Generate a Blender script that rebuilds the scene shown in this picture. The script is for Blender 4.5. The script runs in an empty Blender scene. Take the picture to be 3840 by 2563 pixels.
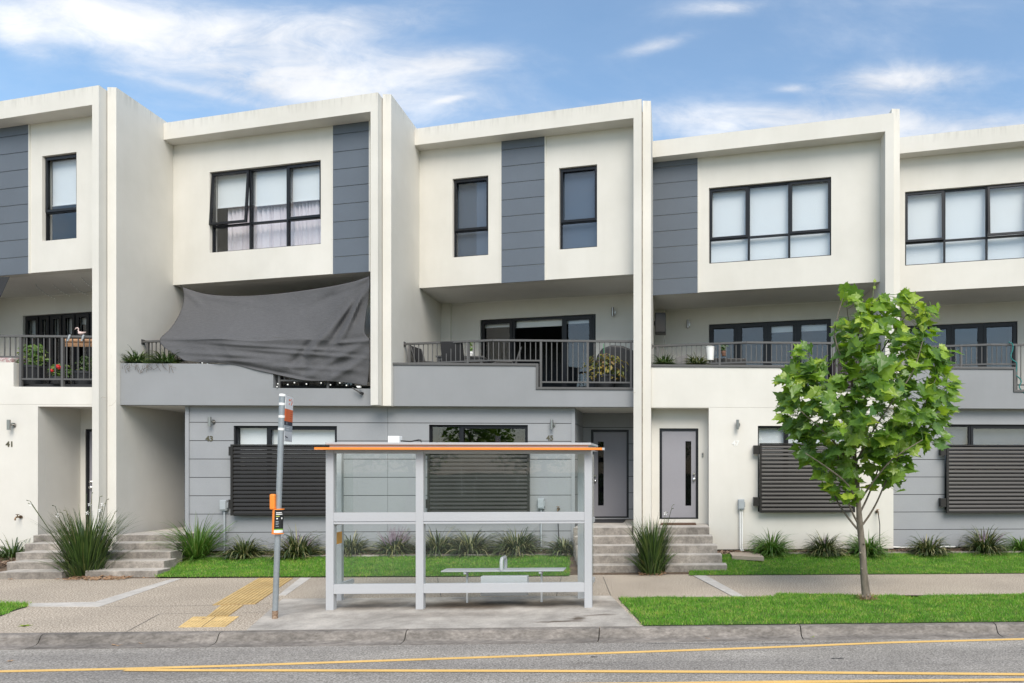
import bpy, bmesh, math, random
import numpy as np
from mathutils import Vector, Matrix
R = math.radians
rnd = random.Random(7)
scn = bpy.context.scene
col = scn.collection

# ------------------------------------------------------------------ survey helpers
# the street is surveyed from the photograph: a pixel plus a known real distance gives a point
TH = R(2.7); F = 2560.0; PX = 2636.0; PY = 1760.0; EYE = 2.1
ST, CT = math.sin(TH), math.cos(TH)
def ray(px): return math.tan(TH + math.atan((px - PX) / F))
def dep(X, Y): return X * ST + Y * CT
def zat(py, X, Y): return EYE - (py - PY) / F * dep(X, Y)
def xat(px, Y): return ray(px) * Y
def at(px, py, Y):
    X = xat(px, Y); return Vector((X, Y, zat(py, X, Y)))
def gnd(px, py, z=0.0):
    d = (EYE - z) * F / (py - PY); c = (px - PX) / F * d
    return Vector((c * CT + d * ST, -c * ST + d * CT, z))
def onl(px, p, q):
    """point where the sight line of column px meets the plan line p-q: (s, X, Y)"""
    r = ray(px); dx, dy = q[0] - p[0], q[1] - p[1]
    t = (r * p[1] - p[0]) / (dx - r * dy)
    return t * math.hypot(dx, dy), p[0] + t * dx, p[1] + t * dy

# ------------------------------------------------------------------ mesh builder
WLOC = {}
class MB:
    def __init__(s): s.v = []; s.f = []; s.m = []; s.mi = 0
    def add(s, vs, fs):
        b = len(s.v); s.v.extend([tuple(p) for p in vs])
        for f in fs: s.f.append([b + i for i in f]); s.m.append(s.mi)
        return s
    def box(s, x0, x1, y0, y1, z0, z1):
        return s.add([(x0,y0,z0),(x1,y0,z0),(x1,y1,z0),(x0,y1,z0),(x0,y0,z1),(x1,y0,z1),(x1,y1,z1),(x0,y1,z1)],
                     [(0,3,2,1),(4,5,6,7),(0,1,5,4),(1,2,6,5),(2,3,7,6),(3,0,4,7)])
    def obox(s, c, ax, ay, az):
        """box about centre c with half-axis vectors"""
        c, ax, ay, az = Vector(c), Vector(ax), Vector(ay), Vector(az)
        vs = [c+i*ax+j*ay+k*az for k in (-1,1) for j in (-1,1) for i in (-1,1)]
        return s.add(vs, [(0,2,3,1),(4,5,7,6),(0,1,5,4),(1,3,7,5),(3,2,6,7),(2,0,4,6)])
    def lbox(s, p, q, s0, s1, d0, d1, z0, z1):
        """box along plan line p-q from s0 to s1, depth d0..d1 behind the line"""
        L = math.hypot(q[0]-p[0], q[1]-p[1]); ux, uy = (q[0]-p[0])/L, (q[1]-p[1])/L; nx, ny = -uy, ux
        P = lambda a, d, z: (p[0]+ux*a+nx*d, p[1]+uy*a+ny*d, z)
        return s.add([P(s0,d0,z0),P(s1,d0,z0),P(s1,d1,z0),P(s0,d1,z0),P(s0,d0,z1),P(s1,d0,z1),P(s1,d1,z1),P(s0,d1,z1)],
                     [(0,3,2,1),(4,5,6,7),(0,1,5,4),(1,2,6,5),(2,3,7,6),(3,0,4,7)])
    def prism(s, poly, z0, z1):
        """plan polygon (counter-clockwise) raised from z0 to z1; z may be lists"""
        n = len(poly); a = z0 if isinstance(z0,(list,tuple)) else [z0]*n; b = z1 if isinstance(z1,(list,tuple)) else [z1]*n
        vs = [(p[0],p[1],a[i]) for i,p in enumerate(poly)] + [(p[0],p[1],b[i]) for i,p in enumerate(poly)]
        fs = [tuple(range(n-1,-1,-1)), tuple(range(n,2*n))] + [(i,(i+1)%n,n+(i+1)%n,n+i) for i in range(n)]
        return s.add(vs, fs)
    def xz(s, poly, y0, y1):
        """elevation polygon (x,z), anticlockwise seen from the street, from y0 back to y1"""
        n = len(poly); vs = [(p[0],y0,p[1]) for p in poly] + [(p[0],y1,p[1]) for p in poly]
        fs = [tuple(range(n)), tuple(range(2*n-1,n-1,-1))] + [((i+1)%n,i,n+i,n+(i+1)%n) for i in range(n)]
        return s.add(vs, fs)
    def yz(s, poly, x0, x1):
        n = len(poly); vs = [(x0,p[0],p[1]) for p in poly] + [(x1,p[0],p[1]) for p in poly]
        fs = [tuple(range(n-1,-1,-1)), tuple(range(n,2*n))] + [(i,(i+1)%n,n+(i+1)%n,n+i) for i in range(n)]
        return s.add(vs, fs)
    def tube(s, pts, rad, n=8, cap=True):
        pts = [Vector(p) for p in pts]
        if not isinstance(rad,(list,tuple)): rad = [rad]*len(pts)
        b = len(s.v); up0 = None
        for i,p in enumerate(pts):
            d = (pts[min(i+1,len(pts)-1)] - pts[max(i-1,0)]).normalized()
            if up0 is None:
                up0 = Vector((0,0,1)) if abs(d.z) < .9 else Vector((1,0,0))
            a = d.cross(up0).normalized(); c = a.cross(d).normalized(); up0 = c
            for k in range(n):
                t = 2*math.pi*k/n
                s.v.append(tuple(p + (a*math.cos(t) + c*math.sin(t))*rad[i]))
        for i in range(len(pts)-1):
            for k in range(n):
                k2 = (k+1)%n
                s.f.append([b+i*n+k, b+i*n+k2, b+(i+1)*n+k2, b+(i+1)*n+k]); s.m.append(s.mi)
        if cap:
            s.f.append([b+k for k in range(n-1,-1,-1)]); s.m.append(s.mi)
            s.f.append([b+(len(pts)-1)*n+k for k in range(n)]); s.m.append(s.mi)
        return s
    def lathe(s, prof, c, n=16):
        """profile [(r,z)] turned about the vertical through c"""
        b = len(s.v)
        for r,z in prof:
            for k in range(n):
                t = 2*math.pi*k/n; s.v.append((c[0]+r*math.cos(t), c[1]+r*math.sin(t), c[2]+z))
        for i in range(len(prof)-1):
            for k in range(n):
                k2=(k+1)%n; s.f.append([b+i*n+k,b+i*n+k2,b+(i+1)*n+k2,b+(i+1)*n+k]); s.m.append(s.mi)
        s.f.append([b+k for k in range(n-1,-1,-1)]); s.m.append(s.mi)
        s.f.append([b+(len(prof)-1)*n+k for k in range(n)]); s.m.append(s.mi)
        return s
    def ball(s, c, r, n=8, m=6, sz=1.0):
        return s.lathe([(max(1e-4, r*math.sin(math.pi*i/m)), -r*sz*math.cos(math.pi*i/m)) for i in range(m+1)], c, n)
    def build(s, name, mat, parent=None, loc=None, smooth=False, bevel=0):
        me = bpy.data.meshes.new(name)
        if parent is not None: off = WLOC[parent.name]
        else: off = Vector(loc) if loc is not None else Vector((0,0,0))
        me.from_pydata([(a-off.x, b-off.y, c-off.z) for a,b,c in s.v], [], s.f)
        mats = mat if isinstance(mat,(list,tuple)) else [mat]
        for m in mats: me.materials.append(m)
        if len(mats) > 1: me.polygons.foreach_set('material_index', s.m)
        me.update()
        o = bpy.data.objects.new(name, me); col.objects.link(o)
        if parent is not None: o.parent = parent
        else: o.location = off
        WLOC[o.name] = off
        if smooth:
            me.shade_smooth() if hasattr(me,'shade_smooth') else None
            try: me.set_sharp_from_angle(angle=R(40))
            except Exception: pass
        if bevel:
            b = o.modifiers.new('edge','BEVEL'); b.width = bevel; b.segments = 2; b.limit_method = 'ANGLE'; b.angle_limit = R(50)
        return o
def tag(o, label=None, cat=None, group=None, kind=None):
    if label: o['label'] = label
    if cat: o['category'] = cat
    if group: o['group'] = group
    if kind: o['kind'] = kind
    return o
def empty(name, loc, label, cat, group=None):
    o = bpy.data.objects.new(name, None); col.objects.link(o); o.location = loc
    WLOC[o.name] = Vector(loc); o.empty_display_size = .2
    return tag(o, label, cat, group)
def copy_tree(o, parent=None):
    c = o.copy(); col.objects.link(c)
    WLOC[c.name] = WLOC[o.name]
    if parent is not None: c.parent = parent
    for ch in [x for x in bpy.data.objects if x.parent == o]: copy_tree(ch, c)
    return c
def text_into(mb, s, size, origin, ux, uz, depth=.004):
    """letters as real raised geometry on a surface: origin lower left, ux along, uz up"""
    cu = bpy.data.curves.new('t','FONT'); cu.body = s; cu.size = size; cu.extrude = depth/2; cu.resolution_u = 3; cu.offset = .0045
    o = bpy.data.objects.new('t', cu); col.objects.link(o)
    dg = bpy.context.evaluated_depsgraph_get(); me = bpy.data.meshes.new_from_object(o.evaluated_get(dg))
    ux, uz = Vector(ux).normalized(), Vector(uz).normalized(); n = ux.cross(uz)
    mb.add([Vector(origin)+ux*v.co.x+uz*v.co.y+n*v.co.z for v in me.vertices], [tuple(p.vertices) for p in me.polygons])
    bpy.data.objects.remove(o); bpy.data.curves.remove(cu); bpy.data.meshes.remove(me)

# ------------------------------------------------------------------ materials
def mat(name, rgb, rough=.6, metal=0, spec=.5):
    m = bpy.data.materials.new(name); m.use_nodes = True
    b = m.node_tree.nodes['Principled BSDF']
    b.inputs['Base Color'].default_value = (*rgb,1); b.inputs['Roughness'].default_value = rough
    b.inputs['Metallic'].default_value = metal; b.inputs['Specular IOR Level'].default_value = spec
    return m
class NT:
    def __init__(s, m): s.t = m.node_tree; s.n = s.t.nodes; s.b = s.n.get('Principled BSDF')
    def __call__(s, typ, **kw):
        n = s.n.new(typ)
        for k,v in kw.items():
            if k.startswith('i_'):
                key = k[2:]; key = int(key) if key.isdigit() else key.replace('_',' ')
                n.inputs[key].default_value = v
            else: setattr(n, k, v)
        return n
    def l(s, a, b): s.t.links.new(a, b)
def ramp(N, src, stops):
    r = N('ShaderNodeValToRGB'); e = r.color_ramp.elements
    while len(e) < len(stops): e.new(.5)
    for i,(p,c) in enumerate(stops): e[i].position = p; e[i].color = (*c,1) if len(c)==3 else c
    N.l(src, r.inputs[0]); return r
def pos_scaled(N, sc):
    g = N('ShaderNodeNewGeometry'); v = N('ShaderNodeVectorMath', operation='MULTIPLY'); v.inputs[1].default_value = sc
    N.l(g.outputs['Position'], v.inputs[0]); return v.outputs[0]
def noise(N, vec, scale, detail=4, rough=.55):
    n = N('ShaderNodeTexNoise', i_Scale=scale, i_Detail=detail, i_Roughness=rough)
    N.l(vec, n.inputs['Vector']); return n.outputs['Fac']
def mixc(N, fac, a, b, mode='MIX'):
    m = N('ShaderNodeMix', data_type='RGBA', blend_type=mode)
    def put(sock, v):
        if isinstance(v,(tuple,list)): sock.default_value = (*v,1) if len(v)==3 else v
        elif isinstance(v,(int,float)): sock.default_value = v
        else: N.l(v, sock)
    put(m.inputs[0], fac); put(m.inputs[6], a); put(m.inputs[7], b); return m.outputs[2]
def bump(N, h, strength, dist=.01):
    b = N('ShaderNodeBump', i_Strength=strength, i_Distance=dist); N.l(h, b.inputs['Height']); N.l(b.outputs[0], N.b.inputs['Normal'])
def speck(name, stops, scale, rough=.9, big=None, bstr=.3, stretch=(1,1,1), spec=.3):
    """mottled mineral surface: fine grain ramp times a broad tone"""
    m = mat(name, (.5,.5,.5), rough, 0, spec); N = NT(m)
    p = pos_scaled(N, stretch)
    f = noise(N, p, scale, 3, .7); c = ramp(N, f, stops).outputs[0]
    if big:
        for (sc, lo, hi) in big:
            g = ramp(N, noise(N, p, sc, 5, .6), [(.3,(lo,)*3),(.7,(hi,)*3)]).outputs[0]
            c = mixc(N, 1.0, c, g, 'MULTIPLY')
    N.l(c, N.b.inputs['Base Color']); bump(N, f, bstr, .004); return m
def stucco(name, rgb, streak=True):
    m = mat(name, rgb, .85, 0, .25); N = NT(m)
    g = N('ShaderNodeNewGeometry')
    p1 = pos_scaled(N, (1,1,1)); pst = pos_scaled(N, (3.5,3.5,.35))
    broad = ramp(N, noise(N, p1, .55, 5, .6), [(.3,(.90,.90,.89)),(.7,(1.03,1.03,1.03))]).outputs[0]
    c = mixc(N, 1.0, rgb, broad, 'MULTIPLY')
    st = ramp(N, noise(N, pst, 1.0, 4, .65), [(.42,(1,1,1)),(.75,(.94,.935,.92))]).outputs[0]
    c = mixc(N, .35, c, mixc(N, 1.0, c, st, 'MULTIPLY'))
    if streak:
        # rain-washed dirt runs below the capping of the roof parapets
        sx = N('ShaderNodeSeparateXYZ'); N.l(g.outputs['Position'], sx.inputs[0])
        top = N('ShaderNodeMapRange', i_1=10.12, i_2=10.46); N.l(sx.outputs[2], top.inputs[0])
        pt = pos_scaled(N, (14,14,.9))
        dr = ramp(N, noise(N, pt, 1.0, 5, .7), [(.47,(0,0,0)),(.68,(1,1,1))]).outputs[0]
        mm = N('ShaderNodeMath', operation='MULTIPLY'); N.l(top.outputs[0], mm.inputs[0]); N.l(dr, mm.inputs[1])
        m2 = N('ShaderNodeMath', operation='MULTIPLY', i_1=.45); N.l(mm.outputs[0], m2.inputs[0])
        c = mixc(N, m2.outputs[0], c, (.22,.21,.19))
        # splashed soil at the foot of the walls
        low = N('ShaderNodeMapRange', i_1=.75, i_2=.25); N.l(sx.outputs[2], low.inputs[0])
        lm = N('ShaderNodeMath', operation='MULTIPLY', i_1=.3); N.l(low.outputs[0], lm.inputs[0])
        ln = N('ShaderNodeMath', operation='MULTIPLY'); N.l(lm.outputs[0], ln.inputs[0]); N.l(noise(N,p1,5,4), ln.inputs[1])
        c = mixc(N, ln.outputs[0], c, (.42,.34,.25))
    N.l(c, N.b.inputs['Base Color'])
    bump(N, noise(N, p1, 160, 3, .7), .25, .004)
    return m
def painted(name, rgb, rough=.6, var=.06, spec=.4, metal=0, grain=40):
    m = mat(name, rgb, rough, metal, spec); N = NT(m); p = pos_scaled(N,(1,1,1))
    f = ramp(N, noise(N, p, 1.3, 5, .6), [(.3,(1-var,)*3),(.7,(1+var*.5,)*3)]).outputs[0]
    f2 = ramp(N, noise(N, p, grain, 3, .6), [(.35,(1-var*.6,)*3),(.65,(1+var*.3,)*3)]).outputs[0]
    N.l(mixc(N,1.0,mixc(N,1.0,rgb,f,'MULTIPLY'),f2,'MULTIPLY'), N.b.inputs['Base Color'])
    return m
def leafmat(name, cols, rough=.45, trans=.3, spec=.5, patch=0):
    """foliage: every leaf or blade takes its own tone"""
    m = mat(name, cols[0], rough, 0, spec); N = NT(m)
    g = N('ShaderNodeNewGeometry')
    n = len(cols); c = ramp(N, g.outputs['Random Per Island'], [(i/max(1,n-1), k) for i,k in enumerate(cols)]).outputs[0]
    if patch:
        p = pos_scaled(N,(1,1,1)); pn = ramp(N, noise(N,p,3.2,5,.65), [(.33,(.60,.72,.6)),(.5,(1,.97,1)),(.66,(1.5,1.12,1.3))]).outputs[0]; c = mixc(N,1.0,c,pn,'MULTIPLY')
    N.l(c, N.b.inputs['Base Color'])
    if trans:
        t = N('ShaderNodeBsdfTranslucent'); N.l(mixc(N,1.0,c,(1.5,1.5,.7),'MULTIPLY'), t.inputs['Color'])
        mx = N('ShaderNodeMixShader', i_0=trans); out = N.n['Material Output']
        N.l(N.b.outputs[0], mx.inputs[1]); N.l(t.outputs[0], mx.inputs[2]); N.l(mx.outputs[0], out.inputs['Surface'])
    return m
def glass(name, tint, refl=1.0, dirt=0.0, scratch_reflection=0.0):
    m = bpy.data.materials.new(name); m.use_nodes = True; N = NT(m); N.n.remove(N.b)
    tr = N('ShaderNodeBsdfTransparent'); tr.inputs[0].default_value = (*tint,1)
    gl = N('ShaderNodeBsdfGlossy', i_Roughness=.015)
    # Schlick reflectance, the same from either face of the pane
    ge = N('ShaderNodeNewGeometry'); dt = N('ShaderNodeVectorMath', operation='DOT_PRODUCT'); N.l(ge.outputs['Incoming'], dt.inputs[0]); N.l(ge.outputs['Normal'], dt.inputs[1])
    ab = N('ShaderNodeMath', operation='ABSOLUTE'); N.l(dt.outputs['Value'], ab.inputs[0]); iv = N('ShaderNodeMath', operation='SUBTRACT', i_0=1.0); N.l(ab.outputs[0], iv.inputs[1])
    pw_ = N('ShaderNodeMath', operation='POWER', i_1=5.0); N.l(iv.outputs[0], pw_.inputs[0]); mu = N('ShaderNodeMath', operation='MULTIPLY_ADD', i_1=.96*refl, i_2=.04*refl, use_clamp=True); N.l(pw_.outputs[0], mu.inputs[0])
    # panes are never quite flat
    p = pos_scaled(N,(1,1,1)); b = N('ShaderNodeBump', i_Strength=.12, i_Distance=.01); N.l(noise(N,p,1.6,1), b.inputs['Height']); N.l(b.outputs[0], gl.inputs['Normal'])
    mx = N('ShaderNodeMixShader'); N.l(mu.outputs[0], mx.inputs[0]); N.l(tr.outputs[0], mx.inputs[1]); N.l(gl.outputs[0], mx.inputs[2])
    o = mx.outputs[0]
    if dirt:
        df = N('ShaderNodeBsdfDiffuse'); df.inputs[0].default_value = (.6,.64,.63,1)
        pd = pos_scaled(N,(1.2,1.2,.6)); dn = ramp(N, noise(N,pd,2.2,6,.7), [(.35,(dirt*.4,)*3),(.75,(dirt*1.6,)*3)]).outputs[0]
        if scratch_reflection:
            ps = pos_scaled(N,(13,13,1.1)); sc_ = ramp(N, noise(N,ps,1.0,6,.75), [(.60,(0,0,0)),(.68,(scratch_reflection,)*3)]).outputs[0]; pk = ramp(N, noise(N,pd,.9,2), [(.48,(0,0,0)),(.6,(1,1,1))]).outputs[0]  # vertical streaks: scratches, plus reflections painted as pale diffuse marks
            ad = N('ShaderNodeMath', operation='MULTIPLY_ADD'); N.l(sc_, ad.inputs[0]); N.l(pk, ad.inputs[1]); N.l(dn, ad.inputs[2]); dn = ad.outputs[0]
        m2 = N('ShaderNodeMixShader'); N.l(dn, m2.inputs[0]); N.l(o, m2.inputs[1]); N.l(df.outputs[0], m2.inputs[2]); o = m2.outputs[0]
    N.l(o, N.n['Material Output'].inputs['Surface']); return m

M = {}
M['white'] = stucco('white_render', (.65,.63,.583))
M['soffit'] = painted('soffit_paint', (.70,.68,.635), .8)
M['grey_render'] = stucco('grey_render', (.262,.271,.283), False)
M['clad'] = painted('grey_board', (.285,.295,.308), .55)
M['clad_dark'] = painted('slate_board', (.110,.130,.158), .55)
M['gap'] = mat('board_shadow_gap', (.03,.032,.036), .9)
M['frame'] = mat('black_aluminium', (.008,.009,.012), .4, 0, .35)
M['rail'] = painted('railing_paint', (.095,.093,.091), .45, .05)
M['louvre'] = painted('bronze_louvre', (.017,.0155,.014), .45, .05)
M['door'] = painted('door_paint', (.265,.26,.285), .5, .04)
M['glass'] = glass('window_glass', (.955,.97,.98), 1.6)
M['glass_up'] = glass('hazy_shelter_glass', (.955,.98,.975), .7, .010, .18)  # haze holds dirt plus painted reflections on the upper panes
M['glass_sh'] = glass('shelter_glass', (.975,.99,.985), .45, .008)
M['blind'] = mat('roller_blind', (.80,.82,.82), .8)
M['blind_dark'] = mat('dusk_blind', (.075,.10,.14), .9)
M['curtain'] = mat('sheer_curtain', (.72,.66,.69), .9)
M['room'] = mat('room_shade', (.045,.048,.055), .9)  # near black stands in for the darkness indoors
M['steel'] = mat('brushed_steel', (.36,.35,.335), .3, 1.0)
M['silver'] = painted('silver_powdercoat', (.43,.438,.455), .42, .03, .5)
M['orange'] = painted('orange_enamel', (.86,.25,.035), .42, .03)
M['galv'] = painted('galvanised_steel', (.30,.33,.35), .45, .12, .5, .35, 25)
M['rust'] = speck('rust', [(.3,(.12,.06,.03)),(.7,(.40,.30,.22))], 40)
M['plastic_grey'] = mat('grey_plastic', (.34,.37,.39), .5)
M['plastic_white'] = mat('white_plastic', (.75,.75,.73), .45)
M['black'] = mat('black_plastic', (.012,.012,.013), .5)
M['brass'] = mat('weathered_number', (.11,.10,.065), .45, .4)
M['tap'] = mat('tap_brass', (.16,.11,.07), .4, .8)
M['chrome'] = mat('door_chrome', (.7,.7,.7), .2, 1.0)
M['conc'] = speck('slab_concrete', [(.3,(.40,.37,.33)),(.7,(.53,.49,.44))], 50, .9, [(1.1,.62,1.1),(4.0,.74,1.08)])
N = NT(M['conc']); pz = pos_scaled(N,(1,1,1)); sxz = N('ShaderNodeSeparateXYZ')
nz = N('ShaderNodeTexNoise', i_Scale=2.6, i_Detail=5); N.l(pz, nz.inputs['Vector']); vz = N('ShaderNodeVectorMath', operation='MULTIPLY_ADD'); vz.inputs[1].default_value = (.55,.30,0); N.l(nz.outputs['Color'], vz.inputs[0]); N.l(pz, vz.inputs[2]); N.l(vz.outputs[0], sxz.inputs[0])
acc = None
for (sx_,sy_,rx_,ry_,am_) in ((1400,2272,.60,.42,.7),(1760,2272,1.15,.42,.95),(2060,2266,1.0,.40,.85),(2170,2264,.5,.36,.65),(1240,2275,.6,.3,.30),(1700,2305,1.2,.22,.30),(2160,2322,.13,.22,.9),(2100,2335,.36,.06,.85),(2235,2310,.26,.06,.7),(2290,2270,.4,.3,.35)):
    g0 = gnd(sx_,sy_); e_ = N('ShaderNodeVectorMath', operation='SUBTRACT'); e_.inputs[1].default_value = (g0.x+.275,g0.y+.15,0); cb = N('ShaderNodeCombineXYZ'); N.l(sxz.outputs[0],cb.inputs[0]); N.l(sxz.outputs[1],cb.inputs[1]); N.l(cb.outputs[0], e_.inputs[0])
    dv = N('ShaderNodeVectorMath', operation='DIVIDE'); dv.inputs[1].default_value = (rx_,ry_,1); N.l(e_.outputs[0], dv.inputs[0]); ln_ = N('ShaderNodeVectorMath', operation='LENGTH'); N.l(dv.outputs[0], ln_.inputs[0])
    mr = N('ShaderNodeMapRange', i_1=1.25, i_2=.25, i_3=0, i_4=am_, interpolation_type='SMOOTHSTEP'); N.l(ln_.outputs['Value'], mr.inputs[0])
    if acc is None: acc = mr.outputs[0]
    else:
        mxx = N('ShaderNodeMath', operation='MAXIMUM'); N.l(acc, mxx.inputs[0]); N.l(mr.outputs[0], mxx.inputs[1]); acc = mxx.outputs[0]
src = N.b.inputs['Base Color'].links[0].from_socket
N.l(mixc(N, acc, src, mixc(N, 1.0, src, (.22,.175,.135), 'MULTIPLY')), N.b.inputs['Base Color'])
M['conc_new'] = speck('pale_concrete', [(.3,(.47,.44,.40)),(.7,(.58,.55,.51))], 55, .9, [(1.5,.82,1.08),(9,.85,1.08)])
M['tread'] = speck('worn_lit_tread', [(.3,(.38,.35,.31)),(.7,(.50,.465,.42))], 30, .9, [(1.7,.75,1.12),(7.0,.8,1.12)])  # paler than the risers: wear, plus light from above put in the colour
M['step'] = speck('step_concrete', [(.3,(.24,.215,.19)),(.7,(.36,.325,.285))], 30, .9, [(1.7,.55,1.18),(7.0,.68,1.2)])  # riser faces darker: dirt, plus shade put in the colour
M['aggr'] = speck('exposed_aggregate', [(.36,(.145,.12,.095)),(.5,(.375,.315,.25)),(.64,(.67,.59,.48))], 47, .95, [(.7,.85,1.08)], .6)
M['asphalt'] = speck('worn_asphalt', [(.32,(.132,.121,.107)),(.5,(.30,.277,.248)),(.68,(.51,.477,.435))], 50, .95, [(.35,.80,1.08),(1.6,.90,1.05)], .5)
N = NT(M['asphalt']); tk_ = pos_scaled(N,(.10,1.5,1)); wear = ramp(N, noise(N,tk_,1.0,5,.6), [(.36,(.80,.80,.81)),(.62,(1.06,1.06,1.05))]).outputs[0]
po = ramp(N, noise(N,pos_scaled(N,(.8,1.3,1)),1.3,6,.72), [(.60,(1,1,1)),(.72,(.72,.71,.70))]).outputs[0]
src = N.b.inputs['Base Color'].links[0].from_socket; N.l(mixc(N,1.0,mixc(N,1.0,src,wear,'MULTIPLY'),po,'MULTIPLY'), N.b.inputs['Base Color'])
M['kerb'] = speck('kerb_concrete', [(.3,(.17,.151,.133)),(.7,(.31,.28,.25))], 34, .9, [(1.2,.6,1.15),(9,.62,1.18)], .3, (.5,1,1))
M['yellow'] = speck('road_paint', [(.3,(.62,.38,.11)),(.7,(.82,.54,.20))], 70, .8, [(2,.9,1.05)])
M['tactile'] = speck('tactile_yellow', [(.3,(.52,.36,.15)),(.7,(.64,.47,.225))], 30, .85, [(1.6,.75,1.1),(9,.82,1.08)])
M['soil'] = speck('lawn_soil', [(.3,(.035,.07,.012)),(.7,(.075,.14,.025))], 30)
M['mulch'] = speck('mulch', [(.3,(.05,.035,.025)),(.7,(.20,.145,.10))], 35, .95, [(3,.6,1.2)], .8)
M['chip'] = leafmat('bark_chip', [(.05,.03,.02),(.16,.10,.065),(.32,.23,.16),(.09,.055,.035)], .9, 0)
M['grass'] = leafmat('grass_blade', [(.085,.26,.018),(.13,.37,.026),(.19,.43,.05),(.10,.29,.02),(.40,.46,.15),(.12,.33,.026)], .55, .35, .3, 1)
M['strap_dark'] = leafmat('dark_strap_leaf', [(.016,.036,.010),(.03,.068,.016),(.065,.12,.026),(.022,.048,.013),(.09,.16,.03),(.13,.14,.05)], .45, .2)
M['strap_light'] = leafmat('bright_strap_leaf', [(.04,.11,.015),(.075,.17,.025),(.115,.23,.04),(.05,.12,.018),(.24,.28,.09)], .45, .25)
M['strap_var'] = leafmat('striped_strap_leaf', [(.016,.034,.009),(.03,.06,.015),(.06,.10,.025),(.22,.22,.09),(.02,.042,.012),(.034,.065,.018),(.40,.36,.19)], .5, .2)
M['lilac'] = leafmat('lilac_flower', [(.20,.15,.20),(.32,.26,.30),(.14,.09,.12)], .7, 0)
M['white_petal'] = mat('white_petal', (.8,.8,.78), .6)
M['leaf'] = leafmat('plane_leaf', [(.08,.175,.034),(.145,.26,.04),(.20,.34,.04),(.105,.21,.06),(.29,.41,.05)], .36, .48, .6)
M['leaf_young'] = leafmat('young_plane_leaf', [(.17,.30,.022),(.25,.38,.03),(.36,.46,.06),(.20,.33,.035)], .4, .4, .5)
M['glass_dim'] = glass('door_glass', (.5,.5,.52), .35)
M['bark'] = speck('smooth_bark', [(.3,(.10,.085,.065)),(.7,(.21,.18,.145))], 12, .85, [(3,.75,1.15)], .5, (1,1,.35))
M['deadleaf'] = leafmat('dead_leaf', [(.30,.17,.09),(.42,.28,.17),(.22,.11,.06)], .8, .1)
M['sail'] = None
M['terracotta'] = mat('brown_tub', (.16,.08,.05), .7)
M['dark_pot'] = mat('dark_pot', (.02,.022,.026), .5)
M['sling'] = mat('charcoal_sling', (.018,.018,.02), .7)
M['redflower'] = mat('red_petal', (.55,.02,.02), .5)
M['bamboo'] = speck('bamboo_slat', [(.3,(.20,.10,.05)),(.7,(.55,.34,.20))], 20, .7, None, .3, (1,1,14))
M['flor'] = speck('floral_fabric', [(.42,(.65,.62,.60)),(.5,(.45,.20,.22)),(.58,(.7,.66,.64))], 14)
M['hose'] = mat('green_hose', (.01,.16,.15), .4)
M['mat_brown'] = speck('coir', [(.3,(.05,.03,.02)),(.7,(.14,.08,.05))], 80)
M['mat_dark'] = speck('dark_mat', [(.3,(.018,.018,.02)),(.7,(.05,.05,.055))], 80)
M['lid'] = speck('pit_lid', [(.3,(.34,.28,.22)),(.7,(.44,.37,.30))], 40)
M['sealant'] = speck('perished_sealant', [(.3,(.20,.14,.09)),(.7,(.52,.46,.38))], 9, .9, None, .2, (1,1,.5))
M['bulb'] = mat('bulb_white', (.85,.85,.82), .3)

# shade cloth with a woven grain
m = mat('shade_cloth', (.085,.083,.088), .85, 0, .2); N = NT(m)
pw = pos_scaled(N,(3,3,60)); w1 = noise(N,pw,3,4,.7); p2 = pos_scaled(N,(1,1,1))
c = mixc(N,1.0,ramp(N,w1,[(.3,(.070,.0705,.075)),(.7,(.112,.1125,.118))]).outputs[0], ramp(N,noise(N,p2,140,2),[(.3,(.8,)*3),(.7,(1.15,)*3)]).outputs[0],'MULTIPLY')
N.l(c, N.b.inputs['Base Color']); M['sail'] = m

# ------------------------------------------------------------------ walls, windows, doors
def wall(p, q, z0, z1, th, holes):
    """solid wall along plan line p-q with openings (s0,s1,za,zb) and their reveals"""
    L = math.hypot(q[0]-p[0], q[1]-p[1]); ux, uy = (q[0]-p[0])/L, (q[1]-p[1])/L; nx, ny = -uy, ux
    S = sorted({0.0, L, *[h[0] for h in holes], *[h[1] for h in holes]}); S = [s for s in S if -1e-6 <= s <= L+1e-6]
    Z = sorted({z0, z1, *[h[2] for h in holes], *[h[3] for h in holes]}); Z = [z for z in Z if z0-1e-6 <= z <= z1+1e-6]
    inside = lambda s,z: any(h[0] < s < h[1] and h[2] < z < h[3] for h in holes)
    P = lambda s,d,z: (p[0]+ux*s+nx*d, p[1]+uy*s+ny*d, z)
    mb = MB(); solid = {}
    for i in range(len(S)-1):
        for j in range(len(Z)-1):
            solid[i,j] = not inside((S[i]+S[i+1])/2, (Z[j]+Z[j+1])/2)
    for (i,j),k in solid.items():
        if not k: continue
        a,b,c,d = S[i],S[i+1],Z[j],Z[j+1]
        mb.add([P(a,0,c),P(b,0,c),P(b,0,d),P(a,0,d)],[(0,1,2,3)])
        mb.add([P(a,th,c),P(b,th,c),P(b,th,d),P(a,th,d)],[(3,2,1,0)])
        if not solid.get((i-1,j),False): mb.add([P(a,0,c),P(a,0,d),P(a,th,d),P(a,th,c)],[(0,1,2,3)])
        if not solid.get((i+1,j),False): mb.add([P(b,0,c),P(b,th,c),P(b,th,d),P(b,0,d)],[(0,1,2,3)])
        if not solid.get((i,j-1),False): mb.add([P(a,0,c),P(a,th,c),P(b,th,c),P(b,0,c)],[(0,1,2,3)])
        if not solid.get((i,j+1),False): mb.add([P(a,0,d),P(b,0,d),P(b,th,d),P(a,th,d)],[(0,1,2,3)])
    return mb
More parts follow.
